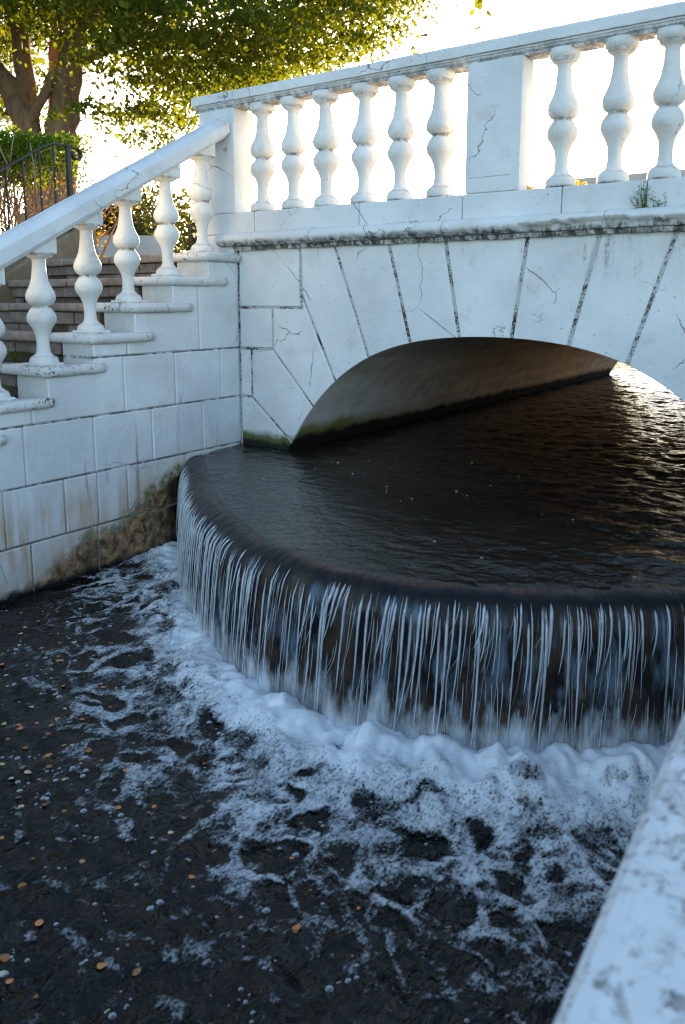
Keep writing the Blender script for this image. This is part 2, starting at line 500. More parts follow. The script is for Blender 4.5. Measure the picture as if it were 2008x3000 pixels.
def m_fall(name):
    N = NT(name)
    uv = N.n('UVMap', uv_map='uv').outputs[0]           # u metres along the weir, v metres down
    s = N.n('SeparateXYZ', {0: uv}); u, v = s.outputs[0], s.outputs[1]
    wob = N.math('MULTIPLY', N.math('SUBTRACT', N.noise(N.n('VectorMath', {0: uv, 1: (5, 3, 1)}, operation='MULTIPLY').outputs[0], 1, 3), .5), .03)
    def vec(a, b):
        return N.n('CombineXYZ', {0: N.math('MULTIPLY', N.math('ADD', u, wob), a), 1: N.math('MULTIPLY', v, b), 2: 0.}).outputs[0]
    st = N.noise(vec(60, 2.6), 1, 4, .6)
    st2 = N.noise(vec(150, 5), 1, 3, .6)
    blot = N.noise(vec(9, 5), 1, 4, .6)
    h = N.math('ADD', st, N.math('MULTIPLY', st2, .5))
    on = N.ramp(v, .10, .15)
    base = N.mix(N.ramp(blot, .40, .56), (.055, .036, .024), (.012, .011, .011))
    bl2 = N.noise(vec(14, 4.2), 1.0, 4, .6)
    base = N.mix(N.math('MULTIPLY', N.ramp(bl2, .50, .66, 0, .9), on), base, (.12, .17, .22))
    rust = N.math('MULTIPLY', N.math('MULTIPLY', N.ramp(N.noise(vec(45, 3), 1, 5, .65), .40, .56), N.ramp(N.noise(vec(1.6, 2), 1, 3), .42, .54)), N.math('MULTIPLY', N.ramp(v, .065, .045), N.ramp(v, .012, .03)))
    base = N.mix(N.ramp(v, .13, .09), base, (.007, .0075, .009))
    base = N.mix(N.math('MULTIPLY', rust, .8), base, (.11, .042, .018))
    low = N.ramp(v, .42, .68)
    aer = N.math('MULTIPLY', N.ramp(N.math('ADD', N.math('ADD', N.math('MULTIPLY', st, .65), N.math('MULTIPLY', st2, .35)), N.math('MULTIPLY', low, .17)), .57, .70), on)
    aer = N.math('MULTIPLY', aer, N.ramp(blot, .36, .60, .15, 1))
    mist = N.math('MULTIPLY', N.ramp(N.math('ADD', v, N.math('MULTIPLY', N.math('SUBTRACT', bl2, .5), .5)), .44, .60), .9)
    aer = N.math('MAXIMUM', aer, mist)
    c = N.mix(N.math('MULTIPLY', aer, .9), base, (.76, .80, .83))
    sh = N.bsdf(color=c, rough=N.ramp(aer, 0, 1, .12, .45), ior=1.333, normal=N.bump(h, N.ramp(v, .06, .2, .35, .9), .012))
    return N.done(sh)
M['fall'] = m_fall('falling_water')

def m_strand(name):
    N = NT(name); P = N.pos((1, 1, .15)); n = N.noise(P, 55, 3)
    d = N.bsdf(color=(.80, .84, .87), rough=.22, ior=1.33, spec=.8)
    t = N.n('BsdfTransparent').outputs[0]
    tl = N.n('BsdfTranslucent', {'Color': (.8, .84, .87, 1)}).outputs[0]
    a = N.n('MixShader', {0: .35, 1: d, 2: tl}).outputs[0]
    lw = N.n('LayerWeight', {'Blend': .5}).outputs['Facing']
    return N.done(N.n('MixShader', {0: N.math('MAXIMUM', N.ramp(n, .46, .66, .04, .6), N.ramp(lw, .35, .85, 0, .85)), 1: a, 2: t}).outputs[0])
M['strand'] = m_strand('aerated_strand')

def m_foam(name):
    N = NT(name); P = N.pos()
    at = N.n('Attribute', attribute_name='foam').outputs['Fac']
    v1 = N.n('TexVoronoi', {'Vector': P, 'Scale': 95}, feature='F1').outputs['Distance']
    mp = N.n('Mapping', {'Vector': P, 'Rotation': (0, 0, R(-28)), 'Scale': (1, .5, 1)}).outputs[0]
    n1 = N.noise(mp, 60, 5, .7, .3); n2 = N.noise(mp, 170, 3, .6)
    n3 = N.noise(P, 9, 4, .6, .5)
    f = N.math('ADD', N.math('MULTIPLY', at, .92), N.math('ADD', N.math('MULTIPLY', N.math('SUBTRACT', n1, .5), N.ramp(at, .80, 1.0, 1.5, .55)), N.math('ADD', N.math('MULTIPLY', N.math('SUBTRACT', n2, .5), N.ramp(at, .80, 1.0, .9, .3)), N.math('MULTIPLY', N.math('SUBTRACT', v1, .45), .4))))
    f = N.math('ADD', f, N.math('MULTIPLY', N.math('SUBTRACT', n3, .5), .5))
    al = N.ramp(f, .26, .80)
    al = N.math('MULTIPLY', al, N.ramp(at, .15, .8, .55, 1.0))
    c = N.mix(N.ramp(N.math('ADD', at, N.math('MULTIPLY', N.math('SUBTRACT', n3, .5), .9)), .45, 1.0), (.48, .52, .54), (.86, .89, .91))
    d = N.bsdf(color=c, rough=.55, spec=.3, normal=N.bump(N.math('ADD', n1, N.math('MULTIPLY', n2, .4)), N.ramp(at, .6, 1.0, .55, .16), .010))
    t = N.n('BsdfTransparent').outputs[0]
    return N.done(N.n('MixShader', {0: al, 1: t, 2: d}).outputs[0])
M['foam'] = m_foam('white_foam')
def m_bubble(name):
    N = NT(name)
    lw = N.n('LayerWeight', {'Blend': .45}).outputs['Facing']
    d = N.bsdf(color=(.62, .68, .72), rough=.12, ior=1.33, spec=.8)
    t = N.n('BsdfTransparent').outputs[0]
    return N.done(N.n('MixShader', {0: N.ramp(lw, .05, .6, .18, 1.0), 1: t, 2: d}).outputs[0])
M['bubble'] = m_bubble('bubble_film')

# ------------------------------------------------------------------ setting: ground, lake, banks
ZU, ZL = -.91, -1.44                     # upper and lower water levels
YF = 3.78                                # bridge face
XW = -3.47                               # stair wall face
AC = -1.77                               # arch centre
def arch_z(x):
    u = x - AC
    return -.193 - .165 * u * u - .143 * u ** 4

def sheet(name, x0, x1, y0, y1, z, mat):
    o = mesh_obj(name, [(x0, y0, z), (x1, y0, z), (x1, y1, z), (x0, y1, z)], [(0, 1, 2, 3)], mat)
    return tag(o, kind='structure')
sheet('ground', -900, 900, -900, 900, -2.2, M['ground'])
sheet('lake', -900, 900, 10.6, 700, ZU + .004, M['lake'])
# left bank beside the stair and around the tree
def bank(name, poly, z, zb, mat):
    n = len(poly)
    V = [(x, y, z) for x, y in poly] + [(x, y, zb) for x, y in poly]
    Fc = [tuple(range(n))] + [(i, i + n, (i + 1) % n + n, (i + 1) % n) for i in range(n)]
    o = mesh_obj(name, V, Fc, mat)
    bm = bmesh.new(); bm.from_mesh(o.data); bmesh.ops.recalc_face_normals(bm, faces=bm.faces); bm.to_mesh(o.data); bm.free()
    return tag(o, kind='structure')
bank('left_bank', [(-5.22, -6), (-5.22, 4.0), (-5.22, 10.4), (-9, 16), (-18, 24), (-60, 26), (-60, -6)], .10, -2.1, M['soil'])
bank('right_bank', [(.62, -6), (40, -6), (40, 10.4), (.62, 10.4)], -.6, -2.1, M['ground'])

# ------------------------------------------------------------------ bridge
bridge = tag(empty('stone_bridge', (AC, 3.8, ZU)), 'white painted stone arch bridge spanning the dark stream above the waterfall', 'bridge')
XS = [AC + t for t in np.linspace(-1.72, 1.72, 87)]
V, Fc = [], []
yc = YF + .007
for x in XS:
    V += [(x, yc, arch_z(x) + .003), (x, yc, .505)]
for i in range(len(XS) - 1):
    Fc.append((2 * i, 2 * i + 2, 2 * i + 3, 2 * i + 1))
core = keep(mesh_obj('spandrel_wall', V, Fc, M['joint']), bridge)
# vault, with crack-free continuation to the far face
ny = 26
V, Fc = [], []
ys = np.linspace(YF + .004, 10.0, ny)
for y in ys:
    for x in XS: V.append((x, y, arch_z(x) + .0025))
nx = len(XS)
for j in range(ny - 1):
    for i in range(nx - 1):
        a = j * nx + i
        Fc.append((a, a + nx, a + nx + 1, a + 1))
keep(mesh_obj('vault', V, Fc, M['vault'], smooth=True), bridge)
# deck on top and far face
keep(box('deck', (-5.2, 3.886, .12), (1.75, 9.99, .262), M['deck']), bridge)
V, Fc = [], []
for x in XS: V += [(x, 10.0, arch_z(x)), (x, 10.0, .26)]
for i in range(len(XS) - 1): Fc.append((2 * i, 2 * i + 1, 2 * i + 3, 2 * i + 2))
keep(mesh_obj('far_face', V, Fc, M['paint']), bridge)

def offset_poly(poly, ds):
    """inward offset of a CCW polygon; ds = per-edge distance"""
    n = len(poly); out = []
    lines = []
    for i in range(n):
        a, b = Vector(poly[i]), Vector(poly[(i + 1) % n])
        d = (b - a).normalized(); nn = Vector((-d.y, d.x))
        lines.append((a + nn * ds[i], d))
    for i in range(n):
        p, d = lines[i - 1]; q, e = lines[i]
        den = d.x * e.y - d.y * e.x
        if abs(den) < 1e-4:
            out.append(q.copy()); continue
        t = ((q.x - p.x) * e.y - (q.y - p.y) * e.x) / den
        out.append(p + d * t)
    return out

def area2(p):
    return sum(p[i][0] * p[(i + 1) % len(p)][1] - p[(i + 1) % len(p)][0] * p[i][1] for i in range(len(p)))

def slab_piece(name, poly, ds, to3d, mat, parent, back, front, bev=.005):
    """a block standing proud of its backing: 2d outline -> bevelled prism"""
    if area2(poly) < 0: poly = poly[::-1]; ds = [ds[(len(ds) - 2 - i) % len(ds)] for i in range(len(ds))]
    p1 = offset_poly(poly, ds)
    p2 = offset_poly(poly, [d + bev if d > 0 else bev * .5 for d in ds])
    n = len(poly); V = []; Fc = []
    for ring, dep in ((p1, back), (p1, front + bev), (p2, front)):
        V += [to3d(q[0], q[1], dep) for q in ring]
    for r in range(2):
        for i in range(n):
            a, b = r * n + i, r * n + (i + 1) % n
            Fc.append((a, b, b + n, a + n))
    Fc.append(tuple(range(2 * n, 3 * n)))
    o = mesh_obj(name, V, Fc, mat)
    bm = bmesh.new(); bm.from_mesh(o.data); bmesh.ops.recalc_face_normals(bm, faces=bm.faces)
    big = max(bm.faces, key=lambda f: f.calc_area())
    bm.to_mesh(o.data); bm.free()
    return keep(o, parent)

f3 = lambda x, z, d: (x, YF + d, z)
JT = .010
def arc_pts(xa, xb, n=8):
    return [(x, arch_z(x)) for x in np.linspace(xa, xb, n)]
def voussoir(top, xa, xb, name='voussoir'):
    """top: points from upper right round to upper left; arc from left foot to right foot"""
    arc = arc_pts(xa, xb)
    poly = arc + top
    ds = [0.0] * (len(arc) - 1) + [JT] * (len(top) + 1)
    # top edge tucks under the cornice
    slab_piece(name, poly, ds, f3, M['spandrel'], bridge, .02, random.uniform(-.001, .0015))
ZT = .305
Jt = [(-2.745, -2.507), (-2.385, -2.24), (-2.042, -1.949), (-1.592, -1.66), (-1.243, -1.369), (-.905, -1.089)]
for (ta, fa), (tb, fb) in zip(Jt[:-1], Jt[1:]):
    voussoir([(tb, ZT), (ta, ZT)], fa, fb)
def mir(x): return 2 * AC - x
def side_pieces(sgn):
    s = (lambda x: x) if sgn < 0 else mir
    def P(*pts): return [(s(x), z) for x, z in pts]
    def piece(name, pts, arc=None):
        poly = P(*pts); ds = [JT * .8] * len(poly)
        if arc:
            a = [(s(x), arch_z(s(x))) for x in np.linspace(arc[0], arc[1], 8)]
            poly = a + poly; ds = [0.] * 7 + [JT * .8] * (len(poly) - 7)
        slab_piece(name, poly, ds, f3, M['spandrel'], bridge, .02, random.uniform(-.002, .002))
    # voussoir above the haunch, between first full joint and the diagonal from the course
    j0t, j0b = (-2.975, .02), -2.735
    ft, ff = (-2.745, -2.507) if sgn < 0 else (mir(-.905), mir(-1.089))
    piece('voussoir', [(ft, ZT), (-2.985, ZT), j0t], (j0b, ff))
    piece('voussoir', [j0t, (-2.975, -.055), (-3.20, -.055), (-3.20, -.305)], (-2.895, j0b))
    piece('voussoir', [(-3.20, -.305), (-3.375, -.305), (-3.375, -.605)], (-3.06, -2.895))
    poly = [(-3.47, -.605), (-3.375, -.605)]
    piece('springer', [(-3.375, -.605), (-3.468, -.605), (-3.468, -1.3)], (-3.20, -3.06))
    # coursed blocks in the corner
    piece('block', [(-3.468, -.055), (-2.985, -.055), (-2.985, ZT), (-3.468, ZT)])
    piece('block', [(-3.468, -.305), (-3.20, -.305), (-3.20, -.055), (-3.468, -.055)])
    piece('block', [(-3.468, -.605), (-3.375, -.605), (-3.375, -.305), (-3.468, -.305)])
side_pieces(-1); side_pieces(1)

# cornice: half round under the plinth, with a thin fillet below; broken paint shell on the right
def extr_x(name, prof, x0, x1, mat, parent, n=2, jit=0.0, smooth=False, broken=False):
    path = np.linspace(x0, x1, n)
    def pf(i, x):
        j = (random.uniform(-jit, jit) if jit else 0, random.uniform(-jit, jit) if jit else 0)
        pts = [(x, y + j[0], z + j[1]) for y, z in prof]
        if broken:
            e = pn(np.array([x * 5.2]), np.array([2.5]))[0] * .022 + pn(np.array([x * 23.]), np.array([7.5]))[0] * .008
            if x > -1.60: pts = [(px, max(py, 3.733 + .006 * math.sin(40 * x) * 0) if pz < .349 + e else py, pz) for px, py, pz in pts]
        return pts
    return keep(sweep(name, pf, list(path), mat, smooth=smooth), parent)
half = [(3.80, .392)] + [(3.742 - .052 * math.sin(t), .349 + .040 * math.cos(t)) for t in np.linspace(.15, math.pi - .1, 11)] + [(3.80, .308)]
cuts = [-3.57, -2.86, -2.02, -1.205, -.55, .06]
for a, b in zip(cuts[:-1], cuts[1:]):
    extr_x('cornice', half, a + .002, b - .002, M['cornice'], bridge, 70, .0016, True, True)
fil = [(3.80, .309), (3.752, .309), (3.748, .300), (3.756, .286), (3.80, .284)]
extr_x('fillet', fil, -3.50, -.04, M['cornice'], bridge, 60, .003)
# plinth course carrying the balusters (stones butted with hairline joints)
pl = [-3.738, -3.30, -2.55, -1.93, -1.42, -1.04, -.62, -.18, .2]
for a, b in zip(pl[:-1], pl[1:]):
    keep(box('plinth_stone', (a + .0015, 3.745, .386), (b - .0015, 3.888, .508), M['paint'], None, .008, 2), bridge)

keep(box('plinth_stone', (-3.738, 3.748, .10), (-3.476, 3.884, .3845), M['paint'], None, .006, 2), bridge)

# ------------------------------------------------------------------ balustrade of the bridge
bal_b = tag(empty('bridge_balustrade', (AC, 3.81, .508)), 'white balustrade with a broad central pier running along the top of the bridge', 'balustrade')
H = .607
prof_px = [(0, 113), (10, 116), (40, 116), (68, 108), (84, 98), (90, 88), (100, 76), (112, 62), (135, 54), (180, 50), (240, 50), (290, 57), (340, 76), (385, 103), (412, 114), (440, 115), (470, 108), (500, 92), (524, 76), (532, 69), (541, 68), (546, 73), (556, 88), (578, 106), (606, 115), (635, 115), (665, 107), (710, 86), (760, 69), (830, 58), (900, 52), (950, 51), (958, 57), (966, 57), (970, 62), (984, 84), (998, 98), (1001, 94), (1006, 96), (1018, 112), (1040, 116), (1080, 117)]
prof = [(z / 1080 * H, r / 116 * .0715) for z, r in prof_px]
Vb, Fb = lathe_pts(prof, 32)
mb = bpy.data.meshes.new('baluster'); mb.from_pydata(Vb, [], Fb); mb.materials.append(M['baluster_paint'])
mb.polygons.foreach_set('use_smooth', [len(p.vertices) == 4 for p in mb.polygons])
bx = [-3.289, -3.054, -2.818, -2.566, -2.335, -2.092, -1.454, -1.211, -.990]
def variant(me, k):
    m2 = me.copy(); n = len(m2.vertices)
    co = np.empty(n * 3, dtype=np.float32); m2.vertices.foreach_get('co', co); co = co.reshape(-1, 3)
    th = np.arctan2(co[:, 1], co[:, 0])
    f = 1 + .045 * pn(np.cos(th) * 1.3 + k * 7.7, co[:, 2] * 9 + np.sin(th) * 1.3) + .03 * pn(np.cos(th) * 4 + k, co[:, 2] * 30 + np.sin(th) * 4)
    co[:, 0] *= f; co[:, 1] *= f
    m2.vertices.foreach_set('co', co.ravel()); m2.update(); return m2
mbs = [variant(mb, k) for k in range(5)]
for i, x in enumerate(bx):
    o = bpy.data.objects.new('baluster', mbs[i % 5]); COL.objects.link(o)
    o.location = (x, 3.814, .508)
    o.rotation_euler = (random.uniform(-.014, .014), random.uniform(-.014, .014), random.uniform(0, 6))
    o.scale = (1 + random.uniform(-.02, .02),) * 2 + (1.005,)
    keep(o, bal_b)
# handrail: slab over a smaller bed moulding, in lengths
slab_prof = [(3.733, 1.150), (3.733, 1.194), (3.740, 1.203), (3.885, 1.203), (3.893, 1.194), (3.893, 1.150)]
bed_prof = [(3.748, 1.1515), (3.744, 1.140), (3.750, 1.137), (3.752, 1.128), (3.760, 1.122), (3.762, 1.112), (3.868, 1.112), (3.878, 1.128), (3.880, 1.1515)]
for a, b in ((-3.775, -3.44), (-3.44, -2.14), (-2.14, -.905), (-.905, .30)):
    e = .008 if a == -3.775 else 0
    sp = [(y - e if y < 3.8 else y + e, z) for y, z in slab_prof]
    extr_x('handrail', sp, a + .0012, b - .0012, M['rail'], bal_b, 30, .0012)
    bp = [(y - e if y < 3.8 else y + e, z) for y, z in bed_prof]
    extr_x('bed_moulding', bp, a + (.012 if e else .0012), b - .0012, M['rail'], bal_b, 30, .0012)
def pier(x0, x1, y0, y1, panel=True):
    p = keep(box('pier', (x0, y0, .5085), (x1, y1, 1.112), M['paint'], None, .006, 2), bal_b)
    if panel:   # shallow raised panel on the front face
        keep(box('panel', (x0 + .022, y0 - .004, .575), (x1 - .045, y0 + .01, 1.055), M['paint'], None, .0035, 1), bal_b).parent = p
        bpy.context.view_layer.update()
    return p
def pier2(x0, x1, y0, y1):
    bm = bmesh.new(); add_box(bm, (x0, y0, .5085), (x1, y1, 1.1125), .006, 2)
    p = keep(bm_obj('pier', bm, M['paint']), bal_b)
    q = box('panel', (x0 + .022, y0 - .0035, .580), (x1 - .045, y0 + .01, 1.05), M['paint'], None, .003, 1)
    q.parent = p; q.matrix_parent_inverse = Matrix.Translation(-Vector(bal_b.location)) if False else Matrix.Identity(4)
    return p
pier2(-1.918, -1.634, 3.746, 3.876)
bm = bmesh.new(); add_box(bm, (-3.735, 3.747, .5085), (-3.452, 3.922, 1.1125), .006, 2)
keep(bm_obj('pier', bm, M['paint']), bal_b)
bm = bmesh.new(); add_box(bm, (-3.742, 3.741, .508), (-3.447, 3.93, .545), .005, 2)
keep(bm_obj('pier_base', bm, M['paint']), bal_b)

# ------------------------------------------------------------------ staircase
stair = tag(empty('stone_staircase', (-4.2, 2.4, -1.4)), 'worn stone staircase with white painted block side wall climbing to the bridge', 'staircase')
K = list(range(-3, 7))
YK = {k: 2.08 + .28 * (k - 1) for k in K}
ZK = {k: -.478 + .1498 * (k - 1) for k in K}
ZK.update({1: -.478, 2: -.33, 3: -.18, 4: -.024, 5: .124, 6: .268})
SLAB = .052
def step_top(y):
    z = ZK[-3] - SLAB
    for k in K:
        if y >= YK[k] + .035: z = ZK[k] - SLAB
    return z
# core of the side wall (joints show it): stepped sheet, just behind the blocks, plus its inner side
core_pts = [(1.0, -2.0)] + [(3.785, -2.0), (3.785, ZK[6] - SLAB)]
edge = []
for k in reversed(K):
    edge += [(YK[k] + .035, ZK[k] - SLAB)]
    edge += [(YK[k] + .035, (ZK[k - 1] - SLAB) if k > K[0] else -1.2)]
core_pts += edge + [(1.0, -1.2)]
n = len(core_pts)
V = [(XW - .007, y, z) for y, z in core_pts] + [(XW - .25, y, z) for y, z in core_pts]
Fc = [tuple(range(n)), tuple(reversed(range(n, 2 * n)))] + [(i, i + n, (i + 1) % n + n, (i + 1) % n) for i in range(n)]
side = mesh_obj('side_wall', V, Fc, M['walljoint'])
bm = bmesh.new(); bm.from_mesh(side.data); bmesh.ops.recalc_face_normals(bm, faces=bm.faces); bm.to_mesh(side.data); bm.free()
keep(side, stair)
g3 = lambda y, z, d: (XW - d, y, z)
def wall_block(y0, y1, z0, z1, open_top=False):
    ys_ = [y0] + [YK[k] + .035 for k in K if y0 < YK[k] + .035 < y1] + [y1]
    top = []
    for a, b in zip(ys_[:-1], ys_[1:]):
        t = min(z1, step_top((a + b) / 2))
        if t - z0 < .03: continue
        top += [(a, t), (b, t)]
    if not top: return
    poly = [(top[0][0], z0), (top[-1][0], z0)]
    for p in reversed(top):
        if (Vector(p) - Vector(poly[-1])).length > .004: poly.append(p)
    clean = []
    for p in poly:
        if len(clean) >= 2:
            a, b = Vector(clean[-2]), Vector(clean[-1]); c = Vector(p)
            if abs((b - a).normalized().cross((c - b).normalized())) < 1e-3: clean[-1] = p; continue
        clean.append(p)
    ds = []
    m = len(clean)
    for i in range(m):
        a, b = clean[i], clean[(i + 1) % m]
        inner = abs(a[1] - z0) < 1e-6 and abs(b[1] - z0) < 1e-6 or abs(a[0] - b[0]) < 1e-6 or abs(a[1] - z1) < 1e-6
        ds.append(.0045 if inner else .001)
    slab_piece('block', clean, ds, g3, M['stairwall'], stair, .02, random.uniform(-.004, .003), .006)
courses = [(-.302, .30, [1.0, 2.9, 3.436, 3.776]),
           (-.604, -.302, [1.0, 2.30, 2.866, 3.235, 3.607, 3.776]),
           (-.90, -.604, [1.0, 1.62, 2.246, 2.655, 3.05, 3.444, 3.776]),
           (-1.186, -.90, [1.0, 1.55, 2.118, 2.456, 2.66, 2.86, 3.30, 3.776]),
           (-1.47, -1.186, [1.0, 1.5, 1.95, 2.25, 2.65, 3.05, 3.776]),
           (-1.75, -1.47, [1.0, 2.0, 3.0, 3.776])]
for z0, z1, ys_ in courses:
    for a, b in zip(ys_[:-1], ys_[1:]): wall_block(a, b, z0, z1)

# white painted nosing slabs returning along the wall
def nosing_slab(k, ylen, xl):
    """bullnosed slab with a rounded outer corner"""
    y0, z1 = YK[k], ZK[k]
    x1 = XW + .034 + random.uniform(-.004, .004)
    rc = random.uniform(.035, .06)
    out = []
    for x in np.linspace(xl, x1 - rc, 9): out.append((x, y0))
    for a in np.linspace(-math.pi / 2, 0, 7)[1:-1]: out.append((x1 - rc + rc * math.cos(a), y0 + rc + rc * math.sin(a)))
    for y in np.linspace(y0 + rc, y0 + ylen, 10): out.append((x1, y))
    out += [(XW - .05, y0 + ylen), (XW - .05, y0 + .2), (xl, y0 + .2)]
    out = [(x + .0045 * pn(np.array([x * 21 + k]), np.array([y * 21.]))[0] * 2, y + .004 * pn(np.array([x * 17.]), np.array([y * 23 + k]))[0] * 2) for x, y in out]
    n = len(out); rr = SLAB * .46
    rings = []
    for a in np.linspace(-math.pi / 2, math.pi / 2, 9):
        ins = rr * (1 - math.cos(a)); zz_ = z1 - SLAB / 2 + (SLAB / 2) * math.sin(a)
        p = offset_poly(out, [ins if i < n - 4 else .0 for i in range(n)])
        rings.append([(q[0], q[1], zz_ + .0035 * pn(np.array([q[0] * 15.]), np.array([q[1] * 15. + k]))[0]) for q in p])
    V = [v for r_ in rings for v in r_]; Fc = []
    for j in range(len(rings) - 1):
        for i in range(n):
            a_, b_ = j * n + i, j * n + (i + 1) % n
            Fc.append((a_, b_, b_ + n, a_ + n))
    Fc.append(tuple(reversed(range(n)))); Fc.append(tuple(range((len(rings) - 1) * n, len(rings) * n)))
    o = mesh_obj('nosing_slab', V, Fc, M['slabpaint'], None, False)
    for p in o.data.polygons: p.use_smooth = len(p.vertices) == 4
    return keep(o, stair)
M['slabpaint'] = m_paint('chipped_slab_paint', base=(.66, .67, .66), dirt=1.2, cracks=1.4, spec_th=.57)
for k in K:
    nosing_slab(k, {6: .30, 5: .46, 4: .44, 3: .42, 2: .37, 1: .33}.get(k, .34), -3.80 + random.uniform(-.05, .04))
# stone nosings, two tiers of riser stones and trampled tread fill, left of the painted edge
stone_bm = bmesh.new(); add_box(stone_bm, (-.5, -.5, -.5), (.5, .5, .5), .08, 2)
me_rs = bpy.data.meshes.new('riser_stone'); stone_bm.to_mesh(me_rs); stone_bm.free(); me_rs.materials.append(M['riser'])
def riser_stone(x0, x1, y, z0, z1):
    o = bpy.data.objects.new('riser_stone', me_rs); COL.objects.link(o)
    o.location = ((x0 + x1) / 2, y + .06, (z0 + z1) / 2)
    o.scale = (x1 - x0 - .006, .12, z1 - z0 - .004)
    o.rotation_euler = (0, random.uniform(-.012, .012), random.uniform(-.02, .02))
    keep(o, stair)
XL, XR = -5.02, -3.72
for k in K:
    if k < 0: continue
    y0, z1 = YK[k], ZK[k]
    zprev = ZK[k - 1] if k - 1 in ZK else z1 - .15
    x = -3.80
    while x > XL + .1:
        w = min(random.uniform(.34, .62), x - XL)
        bm = bmesh.new(); add_box(bm, (x - w + .003, y0 + random.uniform(-.006, .006), z1 - SLAB + random.uniform(-.003, .003)), (x - .003, y0 + .13, z1 - random.uniform(0, .005)), .018, 4)
        keep(bm_obj('nosing_stone', bm, M['nosing'], None, True), stair); x -= w
    for t, (za, zb) in enumerate(((zprev - .028, zprev + .03), (zprev + .03, z1 - SLAB))):
        x = XR + random.uniform(-.06, .0)
        while x > XL:
            w = random.uniform(.13, .30) if t else random.uniform(.2, .4)
            if t or random.random() > .35:
                riser_stone(x - w, x, y0 + (.035 if t else .052) + random.uniform(-.008, .01), za, zb)
            x -= w
    keep(box('tread_fill', (XL, y0 + .10, z1 - .20), (XR + .02, y0 + .36, z1 - .022), M['mortar']), stair)
keep(box('landing', (-5.2, YK[6] + .24, -.2), (-3.737, 3.886, ZK[6] - .006), M['mortar'], None, .01), stair)
keep(box('stair_fill', (XL, 1.0, -2.0), (XR - .002, 3.78, -.62), M['mortar']), stair)

# ------------------------------------------------------------------ balustrade of the stair
bal_s = tag(empty('stair_balustrade', (-3.57, 2.4, -.3)), 'white sloping stair balustrade whose balusters stand on the step ends', 'balustrade')
def hr(y): return .228 + .522 * (y - 2.21)
def thk(y): return 1 - .22 * (y - 2.2) / 1.5
rp = [(-3.478, -.078), (-3.474, -.070), (-3.474, -.004), (-3.478, .002), (-3.516, .028), (-3.534, .033), (-3.606, .033), (-3.624, .028), (-3.662, .002), (-3.666, -.070), (-3.662, -.078)]
ysr = list(np.linspace(1.1, 3.742, 48))
def _rp(i, y):
    j = random.uniform(-.0015, .0015); return [(x, y, hr(y) + (dz * thk(y) if dz < 0 else dz) + j) for x, dz in rp]
keep(sweep('handrail', _rp, ysr, M['railtop'] if 'railtop' in M else M['paint']), bal_s)
mp = [(-3.490, -.0775), (-3.488, -.090), (-3.498, -.102), (-3.642, -.102), (-3.652, -.090), (-3.650, -.0775)]
keep(sweep('bed_moulding', lambda i, y: [(x, y, hr(y) + dz * .97 * thk(y)) for x, dz in mp], ysr, M['paint']), bal_s)
prof_s = [(z, r) for z, r in prof if z < 966 / 1080 * H] + [(970 / 1080 * H, .052), (985 / 1080 * H, .066), (1000 / 1080 * H, .068)]
Vs, Fs = lathe_pts(prof_s, 32)
bm = bmesh.new()
vv = [bm.verts.new(v) for v in Vs]
for f in Fs: bm.faces.new([vv[i] for i in f])
for f in bm.faces: f.smooth = len(f.verts) == 4
nf = len(bm.faces)
add_box(bm, (-.064, -.064, 1000 / 1080 * H - .004), (.064, .064, 1080 / 1080 * H + .055), .007, 2)
add_box(bm, (-.069, -.069, -.002), (.069, .069, .018), .006, 2)
ms = bpy.data.meshes.new('baluster'); bm.normal_update(); bm.to_mesh(ms); bm.free(); ms.materials.append(M['baluster_paint'])
for k, y in ((0, 1.89), (1, 2.172), (2, 2.452), (3, 2.745), (4, 3.005), (5, 3.300), (6, 3.580)):
    o = bpy.data.objects.new('baluster', ms); COL.objects.link(o)
    o.location = (-3.568, y, ZK[k] - .003)
    hgt = hr(y) - .097 * thk(y) - ZK[k]
    o.scale = (1, 1, hgt / H * 1.0)
    o.rotation_euler = (random.uniform(-.008, .008), random.uniform(-.008, .008), random.uniform(-.05, .05))
    keep(o, bal_s)

# ------------------------------------------------------------------ sloped kerb and iron railing on the far side of the stair
def kz(y): return .13 + .56 * (y - 3.14)
kerb_y = [1.2, 2.0, 2.8, 3.14, 3.5, 3.74, 3.95]
kerb = sweep('stone_kerb', lambda i, y: [(-5.02, y, -1.2), (-5.02, y, kz(y) - .02), (-5.035, y, kz(y)), (-5.19, y, kz(y)), (-5.21, y, kz(y) - .02), (-5.21, y, -1.2)], kerb_y, M['kerb'])
tag(kerb, 'sloping sandstone kerb along the far edge of the steps', 'kerb')
rail_i = tag(empty('iron_railing', (-5.1, 3.4, .2)), 'thin black iron stair railing with curled end in front of hedge', 'railing')
XI = -5.05
path = [(XI, y, .81 + .60 * (y - 3.2)) for y in (1.6, 2.4, 3.2, 3.56)] + [(XI, 3.62, 1.052), (XI, 3.66, 1.058), (XI, 3.72, 1.058), (XI, 3.80, 1.056)]
path += [(XI, 3.845, 1.05)] + [(XI, 3.838 + .036 * math.cos(a), 1.012 + .036 * math.sin(a)) for a in np.linspace(1.2, -3.6, 12)]
def flat(name, pts, wx, wz):
    def pf(i, p):
        a = Vector(pts[max(0, i - 1)]); b = Vector(pts[min(len(pts) - 1, i + 1)]); d = (b - a).normalized()
        up = Vector((1, 0, 0)).cross(d).normalized()
        p = Vector(p); X = Vector((1, 0, 0))
        return [tuple(p + X * sx * wx / 2 + up * sz * wz / 2) for sx, sz in ((-1, -1), (1, -1), (1, 1), (-1, 1))]
    return sweep(name, pf, pts, M['iron'])
keep(flat('handrail', path, .034, .010), rail_i)
keep(flat('bottom_rail', [(XI, y, .33 + .58 * (y - 3.2)) for y in (1.6, 2.6, 3.2, 3.76)], .02, .012), rail_i)
